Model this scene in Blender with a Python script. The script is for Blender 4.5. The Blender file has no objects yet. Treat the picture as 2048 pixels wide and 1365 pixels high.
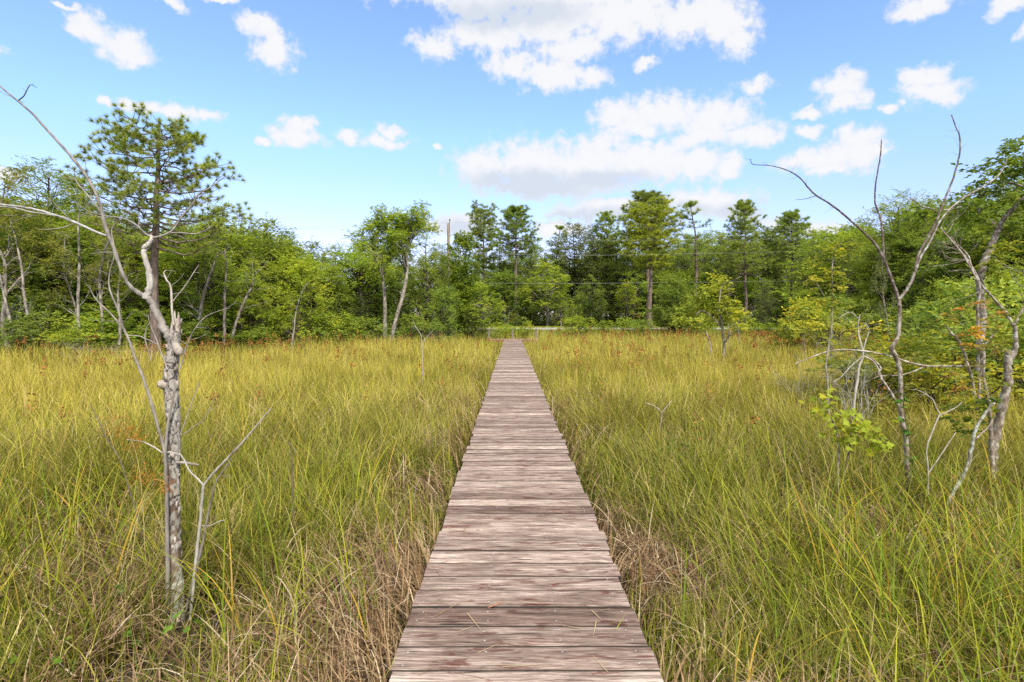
import bpy, math, random
import numpy as np

C = bpy.context.scene
COL = C.collection
PI = math.pi
FPX, HZ, CXP, CAMZ = 1140.0, 633.0, 1024.0, 1.64      # focal length, horizon row, centre column (2048 px frame), eye height


def P(px, py, d):
    return np.array([(px - CXP) / FPX * d, d, CAMZ - (py - HZ) / FPX * d])


def X(px, d):
    return (px - CXP) / FPX * d


# ------------------------------------------------------------------ value noise (numpy)
def _hash(ix, iy, s):
    h = (ix * 374761393 + iy * 668265263 + s * 982451653) & 0xFFFFFFFF
    h = ((h ^ (h >> 13)) * 1274126177) & 0xFFFFFFFF
    return ((h ^ (h >> 16)) & 0xFFFF) / 65535.0


def vnoise(x, y, s=0):
    x = np.asarray(x, float); y = np.asarray(y, float)
    ix = np.floor(x).astype(np.int64); iy = np.floor(y).astype(np.int64)
    fx = x - ix; fy = y - iy
    fx = fx * fx * (3 - 2 * fx); fy = fy * fy * (3 - 2 * fy)
    a = _hash(ix, iy, s); b = _hash(ix + 1, iy, s); c = _hash(ix, iy + 1, s); d = _hash(ix + 1, iy + 1, s)
    return (a * (1 - fx) + b * fx) * (1 - fy) + (c * (1 - fx) + d * fx) * fy


def sstep(a, b, x):
    t = np.clip((np.asarray(x, float) - a) / (b - a), 0, 1)
    return t * t * (3 - 2 * t)


def norm(v):
    return v / np.maximum(np.linalg.norm(v, axis=-1, keepdims=True), 1e-9)


def ground(x, y):
    x = np.asarray(x, float); y = np.asarray(y, float)
    z = -0.55 + 0.10 * (vnoise(x * .35, y * .35, 3) - .5)
    z = z + 0.93 * sstep(44, 54, y) + 0.5 * sstep(63, 90, y)
    side = np.abs(x) / np.maximum(y, 1)
    z = z + 0.3 * sstep(.45, .75, side) * sstep(18, 30, y) * (1 - sstep(44, 54, y))
    return z


# ------------------------------------------------------------------ mesh builder
class MB:
    def __init__(s):
        s.v = []; s.c = []; s.f = []; s.n = 0

    def add(s, V, F, col=None, mi=0):
        V = np.asarray(V, np.float32).reshape(-1, 3); F = np.asarray(F, np.int32)
        if len(V) == 0 or len(F) == 0:
            return
        if col is None:
            col = np.ones((len(V), 3), np.float32)
        col = np.asarray(col, np.float32)
        if col.ndim == 1:
            col = np.tile(col, (len(V), 1))
        s.v.append(V); s.c.append(col); s.f.append((F + s.n, mi)); s.n += len(V)

    def mesh(s, name, mats, smooth=True):
        me = bpy.data.meshes.new(name)
        V = np.concatenate(s.v); Cc = np.concatenate(s.c)
        me.vertices.add(len(V)); me.vertices.foreach_set("co", V.ravel())
        loops = np.concatenate([f.ravel() for f, _ in s.f])
        tot = np.concatenate([np.full(len(f), f.shape[1], np.int32) for f, _ in s.f])
        mi = np.concatenate([np.full(len(f), m, np.int32) for f, m in s.f])
        st = np.concatenate([[0], np.cumsum(tot)[:-1]]).astype(np.int32)
        me.loops.add(len(loops)); me.loops.foreach_set("vertex_index", loops)
        me.polygons.add(len(tot))
        me.polygons.foreach_set("loop_start", st); me.polygons.foreach_set("loop_total", tot)
        me.polygons.foreach_set("material_index", mi)
        me.polygons.foreach_set("use_smooth", np.full(len(tot), bool(smooth)))
        a = me.attributes.new("col", 'FLOAT_COLOR', 'POINT')
        a.data.foreach_set("color", np.concatenate([Cc, np.ones((len(Cc), 1), np.float32)], 1).ravel())
        for m in (mats if isinstance(mats, (list, tuple)) else [mats]):
            me.materials.append(m)
        me.update(calc_edges=True)
        return me


def link(name, data, parent=None, color=None):
    o = bpy.data.objects.new(name, data); COL.objects.link(o)
    if parent is not None:
        o.parent = parent
    if color is not None:
        o.color = (*color, 1)
    return o


def tag(o, label, cat, group=None, kind=None):
    o['label'] = label; o['category'] = cat
    if group: o['group'] = group
    if kind: o['kind'] = kind
    return o


def thing(name, label, cat, loc=(0, 0, 0), group=None, rz=0.0):
    o = bpy.data.objects.new(name, None); COL.objects.link(o)
    o.empty_display_size = .2
    o.location = loc; o.rotation_euler = (0, 0, rz)
    return tag(o, label, cat, group)


# ------------------------------------------------------------------ shapes
def tube(pts, rad, sides=6, close=True):
    pts = np.asarray(pts, float); rad = np.asarray(rad, float)
    n = len(pts)
    t = norm(np.gradient(pts, axis=0))
    ref = np.array([0.31, 0.23, 0.92]) if abs(t[:, 2].mean()) < .7 else np.array([0.9, 0.37, 0.1])
    n1 = norm(np.cross(t, ref)); n2 = np.cross(t, n1)
    a = np.linspace(0, 2 * PI, sides, endpoint=False)
    V = pts[:, None] + rad[:, None, None] * (np.cos(a)[None, :, None] * n1[:, None] + np.sin(a)[None, :, None] * n2[:, None])
    i = np.arange(n - 1)[:, None] * sides; j = np.arange(sides)[None]; k = (j + 1) % sides
    F = np.stack([i + j, i + k, i + sides + k, i + sides + j], -1).reshape(-1, 4)
    return V.reshape(-1, 3), F


def cat_path(pts, rad, sub=4):
    """smooth a polyline (Catmull-Rom) and its radii"""
    pts = np.asarray(pts, float); rad = np.asarray(rad, float); n = len(pts)
    if n < 3:
        t = np.linspace(0, 1, sub + 1)[:, None]
        return pts[0] * (1 - t) + pts[-1] * t, rad[0] * (1 - t[:, 0]) + rad[-1] * t[:, 0]
    Q = np.vstack([2 * pts[0] - pts[1], pts, 2 * pts[-1] - pts[-2]])
    out = []; ro = []
    for i in range(n - 1):
        p0, p1, p2, p3 = Q[i:i + 4]
        for s in range(sub):
            t = s / sub
            out.append(.5 * (2 * p1 + (p2 - p0) * t + (2 * p0 - 5 * p1 + 4 * p2 - p3) * t * t + (3 * p1 - p0 - 3 * p2 + p3) * t ** 3))
            ro.append(rad[i] * (1 - t) + rad[i + 1] * t)
    out.append(pts[-1]); ro.append(rad[-1])
    return np.array(out), np.array(ro)


def leaf_quads(rng, pos, d, nrm, size, asp=.5, fold=.12):
    side = norm(np.cross(d, nrm)); up = np.cross(side, d)
    s = size[:, None]
    mid = pos + d * s * .45
    V = np.stack([pos, mid + side * s * asp * .5 + up * s * fold, pos + d * s, mid - side * s * asp * .5 + up * s * fold], 1)
    F = np.arange(len(pos) * 4).reshape(-1, 4)
    return V.reshape(-1, 3), F


def rnd_dirs(rng, n, flat=1.0, zb=0.0):
    v = rng.normal(size=(n, 3)); v = norm(v); v[:, 2] = v[:, 2] * flat + zb
    return norm(v)


def sprays(rng, cen, rad, ns, nl, ls, flat=.5, zb=.12, asp=.5, droop=.15, hue=.10, val=.14, jit=.55, outward=None):
    """leafy sprays round clump centres: every leaf is its own small folded face"""
    M = len(cen)
    o = np.repeat(cen, ns, 0); R = np.repeat(rad, ns)
    d = rnd_dirs(rng, M * ns, flat, zb)
    if outward is not None:
        d = norm(d + np.repeat(outward, ns, 0) * .7)
    L = R * rng.uniform(.55, 1.15, M * ns)
    o = o + rnd_dirs(rng, M * ns) * (R * .25)[:, None]
    cl = np.repeat(rng.normal(0, 1, M), ns) * .7 + rng.normal(0, .5, M * ns)
    t = np.tile(np.linspace(.15, 1.0, nl), (M * ns, 1)) + rng.uniform(-.06, .06, (M * ns, nl))
    pos = o[:, None] + d[:, None] * (L[:, None] * t)[..., None]
    pos[..., 2] -= droop * L[:, None] * t ** 2
    sd = norm(np.cross(d, [0, 0, 1.0]))
    sgn = np.where(np.arange(nl) % 2 == 0, 1, -1)[None, :, None]
    ld = norm(d[:, None] * .75 + sd[:, None] * sgn * .8 + rng.normal(0, .25, (M * ns, nl, 3)))
    ld[..., 2] -= .12
    ld = norm(ld)
    nr = norm(np.array([0, 0, 1.0]) + rng.normal(0, jit, (M * ns, nl, 3)))
    N = M * ns * nl
    sz = ls * rng.uniform(.65, 1.3, N)
    V, F = leaf_quads(rng, pos.reshape(-1, 3), ld.reshape(-1, 3), nr.reshape(-1, 3), sz, asp)
    c = np.repeat(cl, nl) + rng.normal(0, .6, N)
    v = 1 + val * c; h = hue * c
    col = np.stack([v * (1 + h), v, v * (1 - h)], 1)
    return V, F, np.repeat(np.clip(col, .3, 2), 4, 0)


def tufts(rng, cen, ax, n, L, w, spread=.75, val=.15):
    M = len(cen)
    d = norm(np.repeat(ax, n, 0) + rng.normal(0, spread, (M * n, 3)))
    o = np.repeat(cen, n, 0) - d * L * .12
    le = L * rng.uniform(.7, 1.15, M * n)
    s = norm(np.cross(d, rng.normal(size=(M * n, 3))))
    tip = o + d * le[:, None]; tip[:, 2] -= le * .12
    V = np.stack([o - s * w / 2, o + s * w / 2, tip], 1)
    c = np.repeat(rng.normal(0, 1, M), n) * .8 + rng.normal(0, .5, M * n)
    v = 1 + val * c
    col = np.stack([v * (1 + .07 * c), v, v], 1)
    return V.reshape(-1, 3), np.arange(M * n * 3).reshape(-1, 3), np.repeat(np.clip(col, .4, 2), 3, 0)


def grow(mb, rng, p, d, L, r, lvl, tips, wig=.25, up=.1, nch=4, ang=.75, sides=5, ratio=.6, col=(1, 1, 1)):
    """a bare branching limb: tapered tubes, recursive"""
    n = 5
    pts = [np.array(p, float)]; d = np.array(d, float) / np.linalg.norm(d)
    dirs = [d]
    for i in range(n):
        d = d + rng.normal(0, wig, 3) * .6; d[2] += up; d /= np.linalg.norm(d)
        pts.append(pts[-1] + d * L / n); dirs.append(d)
    rad = np.linspace(r, r * (.45 if lvl > 0 else .25), n + 1)
    V, F = tube(pts, rad, sides); mb.add(V, F, np.array(col) * rng.uniform(.8, 1.15))
    if lvl == 0:
        tips.append((pts[-1], dirs[-1])); tips.append((pts[3], dirs[3])); return
    for k in range(nch):
        i = int(rng.integers(2, n + 1)); t = i
        a = norm(np.cross(dirs[i], rng.normal(size=3)))
        nd = dirs[i] * math.cos(ang) + a * math.sin(ang) * rng.uniform(.7, 1.2)
        grow(mb, rng, pts[i], nd, L * ratio * rng.uniform(.7, 1.15), rad[i] * .62, lvl - 1, tips, wig, up, nch, ang, max(3, sides - 1), ratio, col)


# ------------------------------------------------------------------ materials
def mat(name):
    m = bpy.data.materials.new(name); m.use_nodes = True
    nt = m.node_tree; nt.nodes.clear()
    out = nt.nodes.new("ShaderNodeOutputMaterial")
    return m, nt, out


def nd(nt, typ, **kw):
    n = nt.nodes.new(typ)
    for k, v in kw.items():
        if k.startswith("i_"):
            key = k[2:]
            key = int(key) if key.isdigit() else key
            n.inputs[key].default_value = v
        else:
            setattr(n, k, v)
    return n


def mix_rgb(nt, a, b, fac, blend='MIX'):
    n = nd(nt, "ShaderNodeMix", data_type='RGBA', blend_type=blend)
    for sock, v in ((n.inputs[0], fac), (n.inputs[6], a), (n.inputs[7], b)):
        if isinstance(v, (int, float)):
            sock.default_value = v
        elif isinstance(v, (tuple, list)):
            sock.default_value = (*v, 1) if len(v) == 3 else v
        else:
            nt.links.new(v, sock)
    return n.outputs[2]


def ramp(nt, src, stops):
    r = nd(nt, "ShaderNodeValToRGB")
    el = r.color_ramp.elements
    while len(el) < len(stops):
        el.new(.5)
    for e, (p, c) in zip(el, stops):
        e.position = p; e.color = (*c, 1) if len(c) == 3 else c
    nt.links.new(src, r.inputs[0])
    return r.outputs[0]


def foliage_mat(name, use_obj=True, transl=.35, rough=.5, tr_tint=(1.15, 1.1, .6), spec=.35):
    m, nt, out = mat(name)
    at = nd(nt, "ShaderNodeAttribute", attribute_name="col")
    base = at.outputs["Color"]
    if use_obj:
        oi = nd(nt, "ShaderNodeObjectInfo")
        base = mix_rgb(nt, base, oi.outputs["Color"], 1.0, 'MULTIPLY')
    pr = nd(nt, "ShaderNodeBsdfPrincipled"); pr.inputs["Roughness"].default_value = rough
    pr.inputs["Specular IOR Level"].default_value = spec
    nt.links.new(base, pr.inputs["Base Color"])
    tr = nd(nt, "ShaderNodeBsdfTranslucent")
    nt.links.new(mix_rgb(nt, base, tr_tint, 1.0, 'MULTIPLY'), tr.inputs["Color"])
    mx = nd(nt, "ShaderNodeMixShader"); mx.inputs[0].default_value = transl
    nt.links.new(pr.outputs[0], mx.inputs[1]); nt.links.new(tr.outputs[0], mx.inputs[2])
    nt.links.new(mx.outputs[0], out.inputs[0])
    return m


def bark_mat(name, dark, light, scale=8, thr=(.4, .6), zstretch=.35, bump=.5, spots=None):
    m, nt, out = mat(name)
    tc = nd(nt, "ShaderNodeTexCoord"); mp = nd(nt, "ShaderNodeMapping")
    mp.inputs["Scale"].default_value = (1, 1, zstretch)
    nt.links.new(tc.outputs["Object"], mp.inputs[0])
    no = nd(nt, "ShaderNodeTexNoise"); no.inputs["Scale"].default_value = scale; no.inputs["Detail"].default_value = 7
    no.inputs["Roughness"].default_value = .65
    nt.links.new(mp.outputs[0], no.inputs["Vector"])
    c = ramp(nt, no.outputs[0], [(thr[0], dark), (thr[1], light)])
    if spots:
        n2 = nd(nt, "ShaderNodeTexNoise"); n2.inputs["Scale"].default_value = scale * .6; n2.inputs["Detail"].default_value = 5
        nt.links.new(tc.outputs["Object"], n2.inputs["Vector"])
        f = ramp(nt, n2.outputs[0], [(.50, (0, 0, 0)), (.58, (1, 1, 1))])
        c = mix_rgb(nt, c, spots, f)
    at = nd(nt, "ShaderNodeAttribute", attribute_name="col")
    c = mix_rgb(nt, c, at.outputs["Color"], 1.0, 'MULTIPLY')
    pr = nd(nt, "ShaderNodeBsdfPrincipled"); pr.inputs["Roughness"].default_value = .85
    pr.inputs["Specular IOR Level"].default_value = .2
    nt.links.new(c, pr.inputs["Base Color"])
    b = nd(nt, "ShaderNodeBump"); b.inputs["Strength"].default_value = bump; b.inputs["Distance"].default_value = .02
    nt.links.new(no.outputs[0], b.inputs["Height"]); nt.links.new(b.outputs[0], pr.inputs["Normal"])
    nt.links.new(pr.outputs[0], out.inputs[0])
    return m


LEAF = foliage_mat("leaf_green", True, .48, .55, (1.15, 1.1, .6), .16)
NEEDLE = foliage_mat("pine_needles", True, .42, .5, (1.15, 1.1, .6), .2)
GRASS = foliage_mat("sedge_blades", False, .34, .6, (1.12, 1.05, .6), .08)
DRYG = foliage_mat("dry_blades", False, .15, .75, (1, .95, .8), .06)
SEEDM = foliage_mat("seed_heads", False, .2, .8, (1, .9, .7), .1)
BARK = bark_mat("bark_brown", (.035, .027, .022), (.13, .105, .085), 6)
BARKP = bark_mat("bark_pine", (.06, .045, .038), (.24, .185, .155), 9, (.35, .65), .3, .8)
BARKW = bark_mat("bark_pale_lichen", (.09, .075, .062), (.36, .325, .285), 7, (.40, .60), .5, .4)
BARKD = bark_mat("bark_dead_grey", (.15, .138, .125), (.42, .40, .375), 22, (.32, .62), .25, .5)
BARKL = bark_mat("bark_mottled_lichen", (.10, .08, .066), (.27, .225, .19), 26, (.35, .62), .5, .5, (.38, .365, .33))
BARKT = bark_mat("bark_dead_trunk", (.72, .68, .65), (1.08, 1.05, 1.02), 60, (.3, .65), .3, .9)


def ground_mat():
    m, nt, out = mat("marsh_soil")
    tc = nd(nt, "ShaderNodeTexCoord")
    n1 = nd(nt, "ShaderNodeTexNoise"); n1.inputs["Scale"].default_value = .8; n1.inputs["Detail"].default_value = 8
    n2 = nd(nt, "ShaderNodeTexNoise"); n2.inputs["Scale"].default_value = 18; n2.inputs["Detail"].default_value = 6
    nt.links.new(tc.outputs["Object"], n1.inputs["Vector"]); nt.links.new(tc.outputs["Object"], n2.inputs["Vector"])
    a = ramp(nt, n1.outputs[0], [(.35, (.022, .016, .010)), (.65, (.055, .042, .026))])
    b = ramp(nt, n2.outputs[0], [(.35, (.35, .3, .25)), (.7, (1.3, 1.2, 1.1))])
    c = mix_rgb(nt, a, b, 1.0, 'MULTIPLY')
    at = nd(nt, "ShaderNodeAttribute", attribute_name="col")
    c = mix_rgb(nt, c, at.outputs["Color"], 1.0, 'MULTIPLY')
    pr = nd(nt, "ShaderNodeBsdfPrincipled"); pr.inputs["Roughness"].default_value = .95
    nt.links.new(c, pr.inputs["Base Color"])
    bp = nd(nt, "ShaderNodeBump"); bp.inputs["Strength"].default_value = .8; bp.inputs["Distance"].default_value = .05
    nt.links.new(n2.outputs[0], bp.inputs["Height"]); nt.links.new(bp.outputs[0], pr.inputs["Normal"])
    nt.links.new(pr.outputs[0], out.inputs[0])
    return m


def wood_mat():
    m, nt, out = mat("weathered_deck_wood")
    tc = nd(nt, "ShaderNodeTexCoord")
    at = nd(nt, "ShaderNodeAttribute", attribute_name="col")     # r,g,b = three random numbers per plank
    sp = nd(nt, "ShaderNodeSeparateColor"); nt.links.new(at.outputs["Color"], sp.inputs[0])
    # shift every plank's grain
    cmb = nd(nt, "ShaderNodeCombineXYZ")
    m1 = nd(nt, "ShaderNodeMath", operation='MULTIPLY', i_1=37.0); nt.links.new(sp.outputs[0], m1.inputs[0])
    m2 = nd(nt, "ShaderNodeMath", operation='MULTIPLY', i_1=53.0); nt.links.new(sp.outputs[1], m2.inputs[0])
    nt.links.new(m1.outputs[0], cmb.inputs[0]); nt.links.new(m2.outputs[0], cmb.inputs[2])
    add = nd(nt, "ShaderNodeVectorMath", operation='ADD')
    nt.links.new(tc.outputs["Object"], add.inputs[0]); nt.links.new(cmb.outputs[0], add.inputs[1])

    def grain(sx, sy, detail, rough=.6, dist=0.0):
        mp = nd(nt, "ShaderNodeMapping"); mp.inputs["Scale"].default_value = (sx, sy, sy)
        nt.links.new(add.outputs[0], mp.inputs[0])
        n = nd(nt, "ShaderNodeTexNoise"); n.inputs["Scale"].default_value = 1; n.inputs["Detail"].default_value = detail
        n.inputs["Roughness"].default_value = rough; n.inputs["Distortion"].default_value = dist
        nt.links.new(mp.outputs[0], n.inputs["Vector"])
        return n.outputs[0]
    g1 = grain(4.2, 48, 9, .72, 1.0)       # broad streaks
    g2 = grain(4, 120, 8, .75, .4)         # fine fibres
    g3 = grain(2.2, 11, 5, .55, .8)         # bleached and dark areas
    g4 = grain(2.2, 75, 4, .6, .4)        # cracks
    g5 = grain(3.4, 16, 6, .62, 1.2)       # red-brown stain
    c = ramp(nt, g1, [(.32, (.125, .09, .075)), (.48, (.30, .247, .212)), (.66, (.54, .49, .44))])
    fine = ramp(nt, g2, [(.36, (.34, .30, .28)), (.56, (1.12, 1.1, 1.1))])
    c = mix_rgb(nt, c, fine, .85, 'MULTIPLY')
    area = ramp(nt, g3, [(.33, (.66, .61, .58)), (.62, (1.24, 1.22, 1.2))])
    c = mix_rgb(nt, c, area, 1.0, 'MULTIPLY')
    st = ramp(nt, g5, [(.555, (0, 0, 0)), (.63, (1, 1, 1))])
    c = mix_rgb(nt, c, (.125, .042, .030), nd_mul(nt, st, .8))
    cr = ramp(nt, g4, [(.36, (1, 1, 1)), (.378, (0, 0, 0))])
    c = mix_rgb(nt, c, (.02, .014, .012), nd_mul(nt, cr, .9))
    # knots: sparse stretched cells
    mpk = nd(nt, "ShaderNodeMapping"); mpk.inputs["Scale"].default_value = (1.5, 3.6, 1.0)
    nt.links.new(add.outputs[0], mpk.inputs[0])
    vo = nd(nt, "ShaderNodeTexVoronoi"); vo.inputs["Scale"].default_value = 1.3
    nt.links.new(mpk.outputs[0], vo.inputs["Vector"])
    kn = ramp(nt, vo.outputs["Distance"], [(.05, (1, 1, 1)), (.09, (0, 0, 0))])
    c = mix_rgb(nt, c, (.10, .05, .038), nd_mul(nt, kn, .75))
    # plank tone
    tone = ramp(nt, sp.outputs[2], [(0, (.50, .42, .39)), (.35, (.80, .74, .71)), (.7, (1.0, .95, .92)), (1, (1.42, 1.40, 1.37))])
    c = mix_rgb(nt, c, tone, 1.0, 'MULTIPLY')
    pr = nd(nt, "ShaderNodeBsdfPrincipled"); pr.inputs["Roughness"].default_value = .8
    pr.inputs["Specular IOR Level"].default_value = .25
    nt.links.new(c, pr.inputs["Base Color"])
    hs = nd(nt, "ShaderNodeMath", operation='ADD'); nt.links.new(g2, hs.inputs[0]); nt.links.new(g4, hs.inputs[1])
    bp = nd(nt, "ShaderNodeBump"); bp.inputs["Strength"].default_value = .6; bp.inputs["Distance"].default_value = .006
    nt.links.new(hs.outputs[0], bp.inputs["Height"]); nt.links.new(bp.outputs[0], pr.inputs["Normal"])
    nt.links.new(pr.outputs[0], out.inputs[0])
    return m


def nd_mul(nt, s, k):
    n = nd(nt, "ShaderNodeMath", operation='MULTIPLY', i_1=k)
    nt.links.new(s, n.inputs[0]); return n.outputs[0]


def plain_mat(name, c, rough=.6, metal=0.0, noise=None):
    m, nt, out = mat(name)
    pr = nd(nt, "ShaderNodeBsdfPrincipled"); pr.inputs["Roughness"].default_value = rough; pr.inputs["Metallic"].default_value = metal
    pr.inputs["Base Color"].default_value = (*c, 1)
    if noise:
        tc = nd(nt, "ShaderNodeTexCoord")
        n = nd(nt, "ShaderNodeTexNoise"); n.inputs["Scale"].default_value = noise; n.inputs["Detail"].default_value = 8
        nt.links.new(tc.outputs["Object"], n.inputs["Vector"])
        c2 = ramp(nt, n.outputs[0], [(.3, tuple(x * .75 for x in c)), (.7, tuple(x * 1.2 for x in c))])
        nt.links.new(c2, pr.inputs["Base Color"])
    nt.links.new(pr.outputs[0], out.inputs[0])
    return m


SOIL = ground_mat(); WOOD = wood_mat()
GAPSHADE = plain_mat("gap_shade_board_edge", (.035, .026, .021), .95, 0, 30)  # board sides coloured near-black to stand in for shade in the plank gaps
NAIL = plain_mat("nail_steel", (.45, .43, .42), .55, .3)
ASPH = plain_mat("worn_asphalt", (.30, .29, .28), .9, 0, 3)
WIRE = plain_mat("wire_aluminium", (.20, .21, .21), .5, .3)
POLEM = bark_mat("pole_timber", (.09, .075, .062), (.23, .20, .17), 14, (.35, .6), .1, .4)

# ------------------------------------------------------------------ camera, light, sky
cam = bpy.data.cameras.new("camera"); camo = bpy.data.objects.new("camera", cam); COL.objects.link(camo)
cam.sensor_width = 36.0; cam.lens = 36.0 * FPX / 2048
cam.shift_y = -(682.5 - HZ) / 2048
camo.location = (0, 0, CAMZ); camo.rotation_euler = (PI / 2, 0, 0)
cam.clip_start = .05; cam.clip_end = 5000
C.camera = camo

SUN_EL, SUN_AZ = math.radians(48), math.radians(158)     # azimuth clockwise from +Y (the view): behind, to the right
sd = bpy.data.lights.new("sun", 'SUN'); so = bpy.data.objects.new("sun", sd); COL.objects.link(so)
sd.energy = 3.8; sd.angle = math.radians(8); sd.color = (1, .93, .80)
so.rotation_euler = (PI / 2 - SUN_EL, 0, PI - SUN_AZ)
so.location = (20, -30, 60)

# clouds: (px, py, rx, ry) of the puffs in the sky, turned into azimuth and elevation below
PUFFS = [(175, 50, 50, 34), (245, 92, 60, 40), (520, 50, 42, 30), (546, 100, 46, 42),
         (870, 92, 52, 26), (960, 70, 75, 40), (950, 10, 72, 34), (1010, 60, 70, 40), (1110, 40, 105, 70), (1250, 30, 150, 66), (1390, 35, 110, 52),
         (1478, 78, 40, 38), (1140, 100, 70, 34), (1450, 40, 60, 40),
         (1025, 130, 58, 34), (1105, 150, 84, 32), (1180, 155, 36, 22), (1290, 132, 24, 14), 
         (1512, 172, 34, 22), (1680, 168, 50, 26), (1690, 200, 52, 24), (1850, 160, 62, 30), (1868, 190, 64, 28), (1782, 215, 20, 13),
         (222, 209, 22, 11), (292, 215, 46, 16), (345, 226, 58, 17), (410, 231, 32, 18), (600, 250, 32, 18), (598, 272, 54, 20), (526, 278, 18, 8),
         (784, 265, 30, 18), (772, 286, 48, 14), (700, 278, 26, 16), (880, 297, 14, 8),
         (1238, 230, 52, 40), (1320, 230, 90, 42), (1420, 235, 95, 44), (1500, 270, 66, 28), (1400, 275, 90, 24), (1270, 262, 80, 18),
         (1620, 322, 66, 26), (1690, 316, 80, 36), (1712, 278, 50, 30), (1622, 264, 34, 15), (1750, 300, 30, 14), (1660, 345, 50, 12),
         (965, 340, 62, 46), (1060, 335, 110, 56), (1180, 325, 120, 56), (1300, 325, 120, 48), (1390, 325, 70, 36), (1455, 330, 34, 24), (1110, 372, 160, 28),
         (1240, 415, 140, 26), (1400, 405, 110, 32), (1470, 428, 60, 22), (1130, 425, 40, 8), 
         (930, 447, 70, 26), (870, 455, 40, 16), (1120, 455, 60, 18), (1650, 458, 70, 16), (1560, 445, 40, 12),
         (1850, 12, 76, 26), (2015, 8, 52, 22), (1120, -10, 400, 40), (8, 345, 34, 16), (960, -25, 120, 30), (130, 4, 30, 8), (440, -4, 40, 8), (350, 8, 40, 14),
         (2075, 60, 40, 20), (-30, 90, 50, 20), (1610, 230, 26, 10), (1480, 45, 40, 20)]
GREYS = [(1090, 372, 170, 34), (1010, 362, 100, 26), (1200, 360, 140, 24), (1300, 428, 170, 22), (1480, 425, 80, 22), (1160, 430, 80, 18), (940, 455, 80, 22), (1060, 30, 120, 40), (960, 30, 80, 40)]


def azel(px, py):
    v = np.array([(px - CXP) / FPX, 1.0, -(py - HZ) / FPX]); v /= np.linalg.norm(v)
    return math.atan2(v[0], v[1]), math.asin(v[2])


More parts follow.
